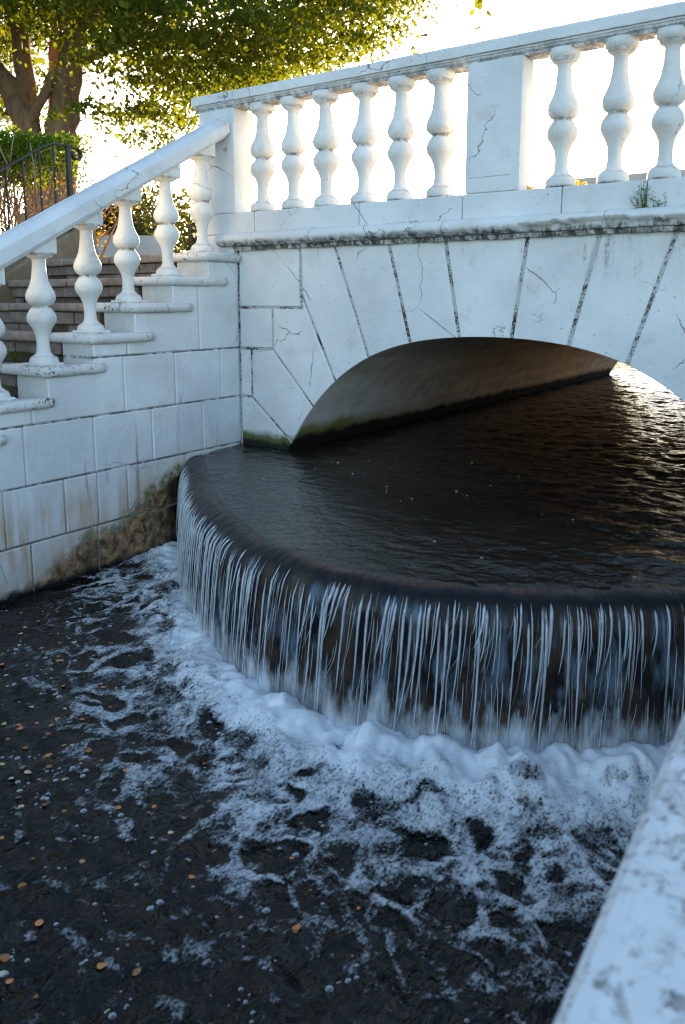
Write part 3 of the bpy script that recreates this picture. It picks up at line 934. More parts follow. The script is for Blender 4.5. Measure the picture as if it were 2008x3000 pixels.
keep(box('post', (XI - .014, 3.752, .30), (XI + .014, 3.780, 1.052), M['iron']), rail_i)
for y in (2.98, 3.16, 3.27, 3.40, 3.53, 3.645):
    bm = bmesh.new()
    zt = .805 + .60 * (min(y, 3.62) - 3.2)
    # square bar with a twisted middle
    pts = 18
    rings = []
    for i in range(pts + 1):
        t = i / pts; z = (.34 + .58 * (y - 3.2)) + t * (zt - (.34 + .58 * (y - 3.2)))
        tw = 8 * min(1, max(0, (t - .3) / .4))
        rings.append([bm.verts.new((XI + .0075 * math.cos(tw + a), y + .0075 * math.sin(tw + a), z)) for a in (0.785, 2.356, 3.927, 5.498)])
    for i in range(pts):
        for q in range(4): bm.faces.new((rings[i][q], rings[i][(q + 1) % 4], rings[i + 1][(q + 1) % 4], rings[i + 1][q]))
    keep(bm_obj('picket', bm, M['iron']), rail_i)

# ------------------------------------------------------------------ foreground coping wall on the right
fw_ = tag(empty('parapet_wall', (0, 1.0, -1.4)), 'cracked white painted coping of the near wall at lower right corner', 'wall')
cop = [(y, -.50 + .21 * (y - 1.04)) for y in np.linspace(-.6, 3.6, 40)]
def _cp(i, p):
    y, z = p
    x0 = -.165 + .006 * pn(np.array([y * 3.1]), np.array([.5]))[0] - .035
    return [(x0 + .022, y, z - .085), (x0 + .004, y, z - .075), (x0, y, z - .016), (x0 + .012, y, z - .003), (x0 + .03, y, z), (x0 + .42, y, z), (x0 + .42, y, z - .085)]
keep(sweep('coping', _cp, cop, M['coping']), fw_)
V = []
for y, z in cop: V += [(-.13, y, -2.1), (-.13, y, z - .08), (.23, y, z - .08), (.23, y, -2.1)]
Fc = []
for i in range(len(cop) - 1):
    for j in range(3): Fc.append((4 * i + j, 4 * i + j + 4, 4 * i + j + 5, 4 * i + j + 1))
keep(mesh_obj('wall_face', V, Fc, M['paint']), fw_)

# ------------------------------------------------------------------ weir and water
lip_ctrl = np.array([(-3.62, 3.43), (-3.47, 3.30), (-3.17, 3.03), (-2.73, 2.64), (-2.40, 2.41), (-2.04, 2.21), (-1.77, 2.13), (-1.53, 2.10), (-1.31, 2.125), (-1.1, 2.19), (-.93, 2.285), (-.71, 2.43), (-.52, 2.58), (-.3, 2.78), (-.10, 3.0), (.1, 3.25)])
def catmull(P, n):
    out = []
    for i in range(1, len(P) - 2):
        p0, p1, p2, p3 = P[i - 1], P[i], P[i + 1], P[i + 2]
        for t in np.linspace(0, 1, n, endpoint=False):
            out.append(.5 * ((2 * p1) + (-p0 + p2) * t + (2 * p0 - 5 * p1 + 4 * p2 - p3) * t * t + (-p0 + 3 * p1 - 3 * p2 + p3) * t ** 3))
    out.append(P[-2]); return np.array(out)
c = catmull(lip_ctrl, 40)
seg = np.r_[0, np.cumsum(np.linalg.norm(np.diff(c, axis=0), axis=1))]
NS = 560
sv = np.linspace(0, seg[-1], NS)
lip = np.c_[np.interp(sv, seg, c[:, 0]), np.interp(sv, seg, c[:, 1])]
ker = np.ones(31) / 31
pad = np.pad(lip, ((15, 15), (0, 0)), mode='reflect', reflect_type='odd')
lip = np.c_[np.convolve(pad[:, 0], ker, 'valid'), np.convolve(pad[:, 1], ker, 'valid')]
tg = np.gradient(lip, axis=0); tg /= np.linalg.norm(tg, axis=1)[:, None]
nrm = np.c_[tg[:, 1], -tg[:, 0]]                       # outward, towards the pool
ARC = seg[-1]

def wave_up(x, y):
    d = np.sqrt((x - AC) ** 2 + (y - 3.8) ** 2)
    w = .0050 * fbm(x * 3.2 + 3, y * 5.0, 4) + .0026 * fbm(x * 9 + 1, y * 15, 3)
    rough = 1 + 1.9 * sstep(3.0, 5, y) + 1.6 * sstep(-1.8, -.6, x)
    return ZU + w * rough

# crest and fall: profile in (offset from lip, height)
cp = np.array([(-.10, 0), (-.078, -.001), (-.055, -.004), (-.034, -.011), (-.016, -.021), (0, -.036), (.014, -.052), (.024, -.075), (.031, -.105), (.037, -.15), (.043, -.21), (.048, -.28), (.053, -.36), (.057, -.44), (.060, -.52), (.062, -.60)])
cl = np.r_[0, np.cumsum(np.linalg.norm(np.diff(cp, axis=0), axis=1))]
NV = 56
vv_ = np.linspace(0, cl[-1], NV)
cpr = np.c_[np.interp(vv_, cl, cp[:, 0]), np.interp(vv_, cl, cp[:, 1])]
S, Vv = np.meshgrid(sv, vv_, indexing='ij')
off = cpr[None, :, 0] + 0 * S
zz = cpr[None, :, 1] + ZU + 0 * S
fl = sstep(.14, .30, Vv)
off = off + fl * (.010 * fbm(S * 26, Vv * 1.6, 3) + .020 * fbm(S * 5, Vv * .7 + 3, 2)) + sstep(.04, .12, Vv) * .006 * fbm(S * 9, Vv * 3, 3)
X = lip[:, None, 0] + nrm[:, None, 0] * off
Y = lip[:, None, 1] + nrm[:, None, 1] * off
t0 = 1 - sstep(0, .14, Vv)
zz = zz + sstep(.015, .05, Vv) * (1 - sstep(.13, .2, Vv)) * (.0035 * fbm(S * 34, Vv * 5 + 2, 3) + .003 * fbm(S * 8, Vv * 3, 2))
zz = zz + t0 * (wave_up(X, Y) - ZU) + .004 * sstep(.02, .08, Vv) * (1 - sstep(.12, .2, Vv)) * fbm(S * 14, Vv * 6, 3)
def grid_faces(a, b):
    i = np.arange(a * b).reshape(a, b)
    return np.c_[i[:-1, :-1].ravel(), i[1:, :-1].ravel(), i[1:, 1:].ravel(), i[:-1, 1:].ravel()]
Qf = grid_faces(NS, NV)
fall = np_mesh('waterfall', np.c_[X.ravel(), Y.ravel(), zz.ravel()], Qf, M['fall'])
uvl = fall.data.uv_layers.new(name='uv')
li = np.empty(len(fall.data.loops), dtype=np.int32); fall.data.loops.foreach_get('vertex_index', li)
uvl.data.foreach_set('uv', np.c_[S.ravel()[li], Vv.ravel()[li]].astype(np.float32).ravel())
tag(fall, 'curved curtain of dark water falling over the weir', 'waterfall', kind='structure')

# white strands hanging in front of the curtain
V, Q = [], []
def strand(s0, v0, ln, w, drift, lift):
    m = 9
    base = len(V)
    for i in range(m):
        t = i / (m - 1); v = v0 + ln * t
        s = s0 + drift * t * t + .0012 * math.sin(5 * t + s0 * 50)
        kf = min(NS - 1.001, max(0, s / ARC * (NS - 1))); k = int(kf); fr = kf - k
        o = np.interp(v, vv_, cpr[:, 0]) + lift * (.25 + .75 * t) + .004
        z = ZU + np.interp(v, vv_, cpr[:, 1])
        ww = w * (min(1, .35 + t * 5) * (1.15 - .85 * t)) * (1 if 0 < i < m - 1 else .2)
        lp = lip[k] * (1 - fr) + lip[k + 1] * fr; px, py = lp + nrm[k] * o; tx, ty = tg[k]; nx_, ny_ = nrm[k]
        for dx, dn in ((-1, 0), (0, .8), (1, 0), (0, -.5)):
            V.append((px + tx * ww * dx + nx_ * ww * dn, py + ty * ww * dx + ny_ * ww * dn, z))
    for i in range(m - 1):
        for q in range(4):
            a = base + i * 4 + q; b = base + i * 4 + (q + 1) % 4
            Q.append((a, b, b + 4, a + 4))
s = .05
while s < ARC - .05:
    main = random.random() < .72
    v0 = .092 + random.random() ** 2 * .07
    dr = random.gauss(-.018, .007)
    if main:
        strand(s, v0, min(random.choice((random.uniform(.10, .22), random.uniform(.22, .40), .52)), .66 - v0), random.uniform(.0024, .0064), dr, random.uniform(.006, .020))
    for q in range(random.choice((0, 1, 2, 3, 4))):
        ss = s + random.gauss(0, .016)
        v1 = v0 + random.uniform(0, .05) if random.random() < .6 else random.uniform(.2, .45)
        strand(ss, v1, min(random.uniform(.05, .40), .66 - v1), random.uniform(.0008, .0019), dr - (ss - s) * random.uniform(.3, .9), random.uniform(.003, .02))
    s += random.choice((random.uniform(.006, .016), random.uniform(.010, .022), random.uniform(.02, .042)))
st = np_mesh('water_strands', np.array(V), np.array(Q), M['strand'])
tag(st, 'thin white strands of water streaming down the curved fall', 'falling water', kind='stuff')

# upper water: from the crest to the tunnel, then under the bridge
NR = 150
ridge = np.c_[X[:, 0], Y[:, 0]]
tx_ = np.linspace(-3.50, -.08, NS)
tt = np.linspace(0, 1, NR) ** 1.0
UX = ridge[:, None, 0] * (1 - tt) + tx_[:, None] * tt
UY = ridge[:, None, 1] * (1 - tt) + 3.95 * tt
UZ = wave_up(UX, UY)
V1 = np.c_[UX.ravel(), UY.ravel(), UZ.ravel()]
Q1 = grid_faces(NS, NR)[:, ::-1]
gx, gy = np.meshgrid(np.linspace(-3.6, .1, 300), np.linspace(3.94, 10.7, 520), indexing='ij')
V2 = np.c_[gx.ravel(), gy.ravel(), wave_up(gx, gy).ravel()]
Q2 = grid_faces(300, 520)[:, ::-1] + len(V1)
up = np_mesh('upper_water', np.r_[V1, V2], np.r_[Q1, Q2][:, ::-1], M['upper_water'])
tag(up, 'dark upper stream sliding from the arch to the weir lip', 'water', kind='structure')

# lower pool with foam
px = np.linspace(-3.5, .15, 620); py = np.linspace(-.2, 3.5, 620)
GX, GY = np.meshgrid(px, py, indexing='ij')
footc = lip + nrm * .062
# distance to the foot line and position along it
sub = footc[::4]; subs = sv[::4]; subn = nrm[::4]; subt = tg[::4]
D = np.full(GX.shape, 9.); SI = np.zeros(GX.shape); SG = np.zeros(GX.shape)
for q in range(len(sub)):
    dx = GX - sub[q, 0]; dy = GY - sub[q, 1]
    d = np.hypot(dx, dy); m = d < D
    D[m] = d[m]; SI[m] = (subs[q] + np.clip(dx * subt[q, 0] + dy * subt[q, 1], -.05, .05))[m]; SG[m] = (dx * subn[q, 0] + dy * subn[q, 1])[m]
DS = np.where(SG >= 0, D, -D)
un = SI / ARC
width = np.interp(un, [0, .06, .14, .22, .32, .45, .6, .75, 1], [.20, .22, .10, .08, .13, .20, .26, .32, .36])
lace = np.interp(un, [0, .15, .3, .45, .6, .75, 1], [.62, .56, .54, .64, .76, .86, .82])
wx = fbm(GX * 2.1 + 5, GY * 2.1, 4) * .16; wy = fbm(GX * 2.1 - 8, GY * 2.1 + 4, 4) * .16
def worley(x, y):
    xi = np.floor(x).astype(int); yi = np.floor(y).astype(int)
    f1 = np.full(x.shape, 9.); f2 = np.full(x.shape, 9.)
    for a in (-1, 0, 1):
        for b in (-1, 0, 1):
            cx_, cy_ = xi + a, yi + b
            h = _perm[_perm[cx_ & 255] + (cy_ & 255)]
            jx = (h * 37 % 256) / 256.; jy = (h * 91 % 256) / 256.
            d = np.hypot(cx_ + jx - x, cy_ + jy - y)
            m = d < f1
            f2 = np.where(m, f1, np.minimum(f2, d)); f1 = np.where(m, d, f1)
    return f1, f2
u_ = SI + wx * .8; d_ = DS + wy * .7
big = fbm(u_ * 4.5 + 3, d_ * 3.4 + 4, 4, .5)
f1, f2 = worley((GX + wx * 1.3) * 6.2, (GY + wy * 1.3) * 7.2)
g1, g2 = worley((GX + wx) * 13 + 9, (GY + wy) * 15 + 5)
side_l = sstep(.30, .12, un)
h1, h2 = worley(u_ * 9 + 2, d_ * 3.4)
e1 = np.where(side_l > .5, np.minimum(h2 - h1, .6), f2 - f1)
q = (DS + .07 * big - width) / (lace - width)          # 0 at the edge of the thick foam, 1 where the lace ends
wth = np.interp(q, [-1.0, -.35, 0, .3, .7, 1.0, 1.35], [2.2, 1.5, .70, .50, .32, .17, .0])
lacef = sstep(wth * 1.15 + .03, wth * .62, e1)
lacef *= np.interp(q, [-.45, -.22, 0, .3, .8, 1.2], [1, .86, .70, .62, .54, .30])
lacef *= 1 - .55 * sstep(.30, .16, g2 - g1) * 0 - .45 * sstep(.42, .12, g1) * sstep(-.1, .3, q)
lacef *= np.clip(1.05 + 2.0 * fbm(GX * 3.4 + 2, GY * 3.4 + 7, 4) * sstep(.1, .7, q), 0, 1.15)
foam = np.where(q > 1.5, 0, lacef)
patch = sstep(.26, .44, fbm(GX * 5.5 + 40, GY * 8 + 3, 5)) * sstep(3.0, .8, q) * .55
fl_ = sstep(.20, .40, fbm(GX * 13 + 4, GY * 21 + 9, 4)) * sstep(-.25, .25, fbm(GX * 2.3 + 14, GY * 2.3 + 3, 2) + .35 * sstep(-2.2, -.8, GX) + .25 * sstep(1.7, 1.0, GY) - .12) * .42
foam = np.maximum(np.maximum(foam, patch), np.where(q > .4, fl_, 0))
foam = foam * (1 - .45 * sstep(.10, .36, fbm(GX * 6 - 3, GY * 6 + 8, 3)) * sstep(-.5, -.1, q))
foam = foam * sstep(-.02, .03, DS + .03)
foam = np.clip(foam, 0, 1)
turb = np.exp(-((DS - .075) / (.10 + .35 * width)) ** 2 * np.where(DS > .075, .8, 2.2))
mound = np.abs(fbm(u_ * 5, d_ * 4 + 2, 3, .5))
hump = fbm(SI * 6.5 + 1, DS * 3, 3)
PZ = ZL + .0080 * fbm(GX * 3.4, GY * 5, 2) + .012 * fbm((GX + wx * .5) * 11 + 2, (GY + wy) * 4.4, 2) + .0085 * fbm((GX + GY * .4) * 9, GY * 14, 3)
PZ = PZ + turb * (.085 * np.interp(un, [0, .3, .6, 1], [.4, .7, 1.1, 1.25]) * np.clip(.55 + .9 * hump + .55 * mound, .05, 2) + .003 * fbm(GX * 9, GY * 9, 2))
PZ = PZ + .012 * np.exp(-np.clip(DS, 0, 9) / .5) * fbm(u_ * 7, d_ * 6, 3)
i = np.arange(620 * 620).reshape(620, 620)
Qp = grid_faces(620, 620)
VP = np.c_[GX.ravel(), GY.ravel(), PZ.ravel()]
dsq = DS.ravel()
mk = (dsq[Qp].max(axis=1) > -.14)
pool = np_mesh('pool_water', VP, Qp[mk][:, ::1], M['pool_water'])
tag(pool, 'dark lower pool in front of the fall', 'water', kind='structure')
fo = foam.ravel()
mkf = (fo[Qp].max(axis=1) > .12) & (dsq[Qp].max(axis=1) > -.05)
used = np.unique(Qp[mkf]); rem = -np.ones(len(VP), dtype=int); rem[used] = np.arange(len(used))
VF = VP[used].copy(); VF[:, 2] += .003 + .010 * fo[used] ** 2
fm = np_mesh('foam', VF, rem[Qp[mkf]], M['foam'])
attr(fm, 'foam', fo[used])
tag(fm, 'white foam boiling at the foot of the fall and trailing across the pool', 'foam', kind='stuff')

def pool_z(x, y):
    a = min(619, max(0, int((x + 3.5) / 3.65 * 619))); b = min(619, max(0, int((y + .2) / 3.7 * 619)))
    return PZ[a, b], foam[a, b], DS[a, b]

# bubbles drifting on the pool
V, Q = [], []
def dome(x, y, z, r):
    base = len(V); n, m = 8, 3
    for j in range(m):
        a = j / m * math.pi / 2
        for q in range(n): V.append((x + r * math.cos(a) * math.cos(q * math.pi / 4), y + r * math.cos(a) * math.sin(q * math.pi / 4), z + r * .55 * math.sin(a)))
    V.append((x, y, z + r * .55))
    for j in range(m - 1):
        for q in range(n): Q.append((base + j * n + q, base + j * n + (q + 1) % n, base + (j + 1) * n + (q + 1) % n, base + (j + 1) * n + q))
    for q in range(n): Q.append((base + (m - 1) * n + q, base + (m - 1) * n + (q + 1) % n, base + n * m, base + n * m))
cnt = 0
while cnt < 420:
    x, y = random.uniform(-3.4, -.2), random.uniform(.55, 2.9)
    z, f, d = pool_z(x, y)
    if d < .25 or f > .5: continue
    if pn(np.array([x * 2.2]), np.array([y * 2.2 + 30]))[0] < -.12 and random.random() < .8: continue
    nb = random.choice((1, 1, 1, 2, 3, 7)); cnt += 1
    for q in range(nb):
        rr = random.choice((.0025, .003, .004, .005, .006, .0095)) * (1 if nb < 4 else .9)
        dome(x + random.gauss(0, .008 * (nb > 1) * (1 + nb / 4)), y + random.gauss(0, .008 * (nb > 1) * (1 + nb / 4)), z - .001, rr)
Qt = [tuple(q[:3]) if q[2] == q[3] else q for q in Q]
bo = mesh_obj('water_bubbles', V, Qt, M['bubble'], None, True)
tag(bo, 'pale air bubbles drifting on the dark pool', 'bubbles', kind='stuff')

V, Q = [], []
for _ in range(150):
    x, y = random.uniform(-3.2, -.4), random.uniform(2.45, 4.6)
    kf = np.argmin(np.hypot(lip[:, 0] - x, lip[:, 1] - y))
    if (np.array([x, y]) - lip[kf]) @ nrm[kf] > -.16: continue
    if pn(np.array([x * 2.6]), np.array([y * 2.6]))[0] < -.05: continue
    dome(x, y, float(wave_up(np.array([x]), np.array([y]))[0]) - .0005, random.choice((.002, .003, .003, .004, .006)))
Qt = [tuple(q[:3]) if q[2] == q[3] else q for q in Q]
tag(mesh_obj('foam_flecks', V, Qt, M['bubble'], None, True), 'pale foam flecks carried on the dark upper stream', 'foam flecks', kind='stuff')

# fallen leaves in the pool
def leaf_mesh(name, mat, seed):
    r = random.Random(seed); n = 9
    V = [(0, 0, .0012)]
    for q in range(n):
        a = 2 * math.pi * q / n
        rad = (.5 + .28 * abs(math.cos(a * .5)) + r.uniform(-.12, .12))
        V.append((rad * math.cos(a), rad * .8 * math.sin(a), r.uniform(-.02, .10)))
    me = bpy.data.meshes.new(name); me.from_pydata(V, [], [(0, q + 1, (q + 1) % n + 1) for q in range(n)])
    me.materials.append(mat); return me
LM = {'orange': [leaf_mesh('fallen_leaf', M['orange_leaf'], s_) for s_ in (1, 2, 3)], 'yellow': [leaf_mesh('fallen_leaf', M['yellow_leaf'], s_) for s_ in (4, 5)], 'brown': [leaf_mesh('fallen_leaf', M['brown_leaf'], s_) for s_ in (6, 7)]}
def leaf_label(col, sc, x, y, f, d):
    size = 'tiny' if sc < .0125 else 'larger'
    if f > .08: where = 'caught in thin foam'
    elif x < -2.35: where = 'on dark water below the stair wall'
    elif y < 1.05 and x < -1.0: where = 'on dark water near the lower left corner of the photo'
    elif x > -1.0: where = 'on dark water beside the near coping wall'
    else: where = 'on open dark water in the middle of the pool'
    return size + ' ' + {'orange': 'orange', 'yellow': 'pale yellow', 'brown': 'dull brown'}[col] + ' fallen leaf ' + where
cnt = 0
while cnt < 230:
    if cnt % 9 == 0: lc = (random.uniform(-3.2, -.4), random.uniform(.6, 2.3))
    x, y = (random.uniform(-3.3, -.3), random.uniform(.6, 2.5)) if random.random() < .4 else (lc[0] + random.gauss(0, .16), lc[1] + random.gauss(0, .10))
    if not (-3.4 < x < -.3 and .5 < y < 2.6): lc = (random.uniform(-3.2, -.4), random.uniform(.6, 2.3)); continue
    z, f, d = pool_z(x, y)
    if random.random() < .01: lc = (random.uniform(-3.2, -.4), random.uniform(.6, 2.3))
    if d < .35 or f > .38: continue
    if x > -1.2 and random.random() < .5: continue
    if random.random() < .25 * (y - .6): continue
    col = random.choices(('orange', 'yellow', 'brown'), (5, 2, 5))[0]
    o = bpy.data.objects.new('fallen_leaf', random.choice(LM[col])); COL.objects.link(o)
    sc = random.uniform(.007, .0125) if random.random() < .55 else random.uniform(.0125, .021)
    o.location = (x, y, z + .0015); o.scale = (sc, sc, sc); o.rotation_euler = (random.uniform(-.15, .15), random.uniform(-.15, .15), random.uniform(0, 6.28))
    lb = leaf_label(col, sc, x, y, f, d)
    tag(o, lb, 'leaf', lb.replace(' fallen leaf ', ' leaves ')); cnt += 1

# ------------------------------------------------------------------ vegetation
def leaves(name, C, size, mat, parent, droop=.5, tilt=.7, aspect=.5):
    """C (n,3) leaf base points -> folded diamond leaves"""
    n = len(C)
    a = rng.uniform(0, 2 * np.pi, n)
    d = np.c_[np.cos(a), np.sin(a), -droop + tilt * rng.normal(size=n) * .5]; d /= np.linalg.norm(d, axis=1)[:, None]
    r = rng.normal(size=(n, 3)); r[:, 2] *= .45
    w = np.cross(d, np.cross(d, r) + np.c_[np.zeros(n), np.zeros(n), np.ones(n)] * .9); w /= np.linalg.norm(w, axis=1)[:, None]
    nn = np.cross(d, w)
    L = size * rng.uniform(.6, 1.2, n)[:, None]
    p0 = C; p2 = C + d * L; mid = C + d * L * .45
    p1 = mid + w * L * aspect * .5 + nn * L * .08; p3 = mid - w * L * aspect * .5 + nn * L * .08
    V = np.stack([p0, p1, p2, p3], 1).reshape(-1, 3)
    Q = np.arange(4 * n).reshape(n, 4)
    return np_mesh(name, V, Q, mat, parent, smooth=False)

def spray(c, rad, thick, n, dr):
    """flat drooping spray of leaves round a twig along dr"""
    p = rng.normal(size=(n, 3)) * np.array([rad, rad, thick]) * .55
    rr = np.hypot(p[:, 0], p[:, 1])
    p[:, 2] -= .35 * rr ** 2 / rad
    return p + c + dr * rng.uniform(-.5, .5, n)[:, None]

fwd = np.array([-math.sin(R(35.36)), math.cos(R(35.36)), 0]); rgt = np.array([math.cos(R(35.36)), math.sin(R(35.36)), 0])
T0 = fwd * 13.6 + rgt * -4.75
tree = tag(empty('broad_tree', (T0[0], T0[1], .1)), 'large broad-crowned tree with several trunks rising behind the clipped hedge', 'tree')
def W(u, w, z): return Vector(tuple(T0 + rgt * u + fwd * w + np.array([0, 0, z])))
def limb(name, pts, r0, r1, n=9):
    P = [Vector(p) for p in pts]
    fine = []
    for i in range(len(P) - 1):
        for t in (0, .34, .67): fine.append(P[i].lerp(P[i + 1], t) + Vector((random.gauss(0, .02), random.gauss(0, .02), 0)))
    fine.append(P[-1])
    bm = bmesh.new(); tube(bm, fine, r0, r1, n)
    return keep(bm_obj(name, bm, M['bark'], None, True), tree)
limb('trunk', [W(0, 0, .0), W(-.02, 0, .6), W(0, 0, 1.3)], .62, .50, 14)
limb('trunk', [W(-.10, 0, 1.1), W(-.18, 0, 2.2), W(-.30, 0, 2.85), W(-.57, .05, 3.29), W(-.95, .1, 3.85), W(-1.6, .3, 4.9), W(-2.3, .4, 6.4)], .26, .11, 11)
limb('trunk', [W(-.10, .05, 1.1), W(-.24, .1, 2.4), W(-.29, .1, 3.0), W(-.31, .1, 4.1), W(-.42, .2, 5.4), W(-.5, .4, 7.6)], .20, .09, 11)
limb('trunk', [W(.12, 0, 1.1), W(.24, 0, 2.3), W(.32, 0, 2.85), W(.45, -.05, 3.4), W(.53, -.08, 3.95), W(.8, -.15, 5.2), W(1.5, -.3, 7.0)], .30, .12, 12)
limb('trunk', [W(.05, .35, 1.2), W(.04, .4, 2.6), W(.05, .45, 3.3), W(.10, .5, 4.2), W(.3, .8, 6.2)], .17, .10, 9)
limb('branch', [W(-.2, -.1, 2.75), W(0, -.12, 3.05), W(.35, -.2, 3.5), W(.9, -.4, 4.2)], .09, .06, 7)
for pts, r in (([(.7, -.1, 4.2), (1.7, -.6, 5.0), (3.2, -1.0, 5.5), (5.0, -1.2, 5.4)], .13), ([(.6, 0, 3.7), (1.4, .8, 4.3), (2.6, 1.8, 4.6), (4.2, 2.4, 4.4)], .10), ([(1.6, -.6, 4.9), (2.6, -1.6, 4.9), (3.6, -2.4, 4.5)], .07),
               ([(-.9, .1, 3.7), (-2.0, -.4, 4.4), (-3.3, -.9, 4.6)], .10), ([(3.2, -1.0, 5.5), (4.4, -.6, 5.3), (6.0, -.4, 5.1)], .05), ([(.4, .6, 4.4), (1.0, 2.0, 5.0), (1.6, 3.4, 5.0)], .08), ([(-.2, 0, 4.4), (-.2, -1.8, 5.0), (.3, -3.2, 4.6)], .09)):
    limb('branch', [W(*p) for p in pts], r, .02, 7)
zl_u = [-4.5, -1.5, -.6, 0, .45, .9, 1.5, 2.2, 3.0, 4.0, 5.0, 5.6, 6.1]
zl_z = [2.4, 2.7, 3.45, 3.5, 3.0, 2.35, 2.35, 2.75, 3.10, 3.45, 3.80, 4.05, 4.75]
C = []
cnt = 0
while cnt < 560:
    u = rng.uniform(-4.5, 6.2); w = rng.uniform(-4.2, 4.5); z = rng.uniform(2.2, 11.8)
    e = (u / 6.3) ** 2 + (w / 4.9) ** 2 + ((z - 5.0) / (6.6 if z > 5 else 4.6)) ** 2
    if e > 1: continue
    low = np.interp(u, zl_u, zl_z) - .4 * max(0, (w - 1) / 3)
    zeq = z * 13.6 / (13.6 + w); low = np.interp(u, zl_u, zl_z) * (13.6 + w) / 13.6
    if z < low + .12: continue
    if z > 5.4: continue
    if abs(u + .1) < 1.5 and w < .5 and zeq < 4.45: continue
    if abs(u + .1) < 1.3 and zeq < 4.3 and rng.random() < .9: continue
    cnt += 1
    dr = np.array([*(rgt * (u) + fwd * w)[:2], 0]); dr = dr / (np.linalg.norm(dr) + .01) * .5
    pos_ = T0 + rgt * u + fwd * w + np.array([0, 0, z])
    C.append(spray(pos_, rng.uniform(.42, .85), .045, int(rng.uniform(110, 240)), dr))
C = np.concatenate(C)
_r = C - T0; _u = _r @ rgt; _w = _r @ fwd
_zeq = C[:, 2] * 13.6 / (13.6 + _w)
C = C[_zeq > np.interp(_u, zl_u, zl_z) - .10 - .25 * (fbm(_u * 1.7, _w * 1.7, 2) > .1)]
crown = leaves('crown', C, .100, M['tree_leaf'], None, droop=.75, tilt=.5, aspect=.55)
keep(crown, tree); crown['kind'] = 'stuff'
C = []; cnt = 0
while cnt < 460:
    u = rng.uniform(-5.5, 6.0); w = rng.uniform(-5, 5); z = rng.uniform(5.2, 10.2)
    e = (u / 6.2) ** 2 + (w / 5.2) ** 2 + ((z - 5.2) / 4.9) ** 2
    if e > 1 or (e < .3 and rng.random() < .7): continue
    cnt += 1
    C.append(spray(T0 + rgt * u + fwd * w + np.array([0, 0, z]), rng.uniform(.6, 1.1), .10, 60, np.zeros(3)))
cu = keep(leaves('upper_crown', np.concatenate(C), .24, M['tree_leaf'], None, .6, .7, .6), tree); cu['kind'] = 'stuff'

# clipped hedge behind the railing
hedge = tag(empty('clipped_hedge', (-6.0, 3.6, .1)), 'flat topped clipped hedge, green above and bare brown stems below, behind iron railing', 'hedge')
def hz(y): return 1.20 + .10 * (y - 3.6)
n = 24000
hy = rng.uniform(1.6, 4.42, n); hx = rng.uniform(-6.6, -5.58, n)
hh_ = rng.random(n) ** .55
ztop = hz(hy) + .05 * fbm(hx * 6, hy * 6, 3)
hzv = ztop - (1 - hh_) * (.40 + .10 * fbm(hy * 5, hx * 3 + 7, 2))
C = np.c_[hx, hy, hzv]
keep(leaves('foliage', C, .05, M['hedge_leaf'], None, droop=-.5, tilt=1.2, aspect=.5), hedge)['kind'] = 'stuff'
n = 3200
hy = rng.uniform(1.6, 4.6, n); hx = rng.uniform(-6.5, -5.55, n)
C = np.c_[hx, hy, hz(hy) - .30 - rng.random(n) ** 1.3 * .85]
kk = fbm(hy * 7, C[:, 2] * 7, 3) > -.12
keep(leaves('dry_foliage', C[kk], .04, M['dry_leaf'], None, droop=.3, tilt=1.2, aspect=.55), hedge)['kind'] = 'stuff'
bm = bmesh.new()
for i in range(130):
    y = random.uniform(1.7, 4.5); x = random.uniform(-6.5, -5.6)
    p = Vector((x, y, .08)); pts = [p]
    for j in range(5):
        p = p + Vector((random.gauss(0, .06), random.gauss(0, .07), .21)); pts.append(p)
    tube(bm, pts, random.uniform(.006, .014), .004, 5)
    for j in (2, 3, 4):
        q = pts[j]; tube(bm, [q, q + Vector((random.gauss(0, .1), random.gauss(0, .1), .14)), q + Vector((random.gauss(0, .16), random.gauss(0, .16), .26))], .005, .002, 4)
keep(bm_obj('stem', bm, M['bark'], None, True), hedge)['kind'] = 'stuff'
# straggling shoots at the hedge end
C = []
bm = bmesh.new()
for i in range(9):
    p = Vector((-5.75 + random.gauss(0, .08), 4.45 + random.uniform(-.1, .1), .35 + random.uniform(0, .3))); pts = [p]
    dirv = Vector((random.gauss(.05, .06), random.uniform(.03, .10), .10))
    for j in range(4):
        p = p + dirv + Vector((random.gauss(0, .02), random.gauss(0, .02), 0)); pts.append(p)
        C += [np.array(p) + rng.normal(size=3) * .025 for _ in range(7)]
    tube(bm, pts, .005, .002, 4)
keep(bm_obj('shoot', bm, M['bark']), hedge)
keep(leaves('shoot_leaves', np.array(C), .045, M['dry_leaf'], None, .2, 1.2, .5), hedge)['kind'] = 'stuff'

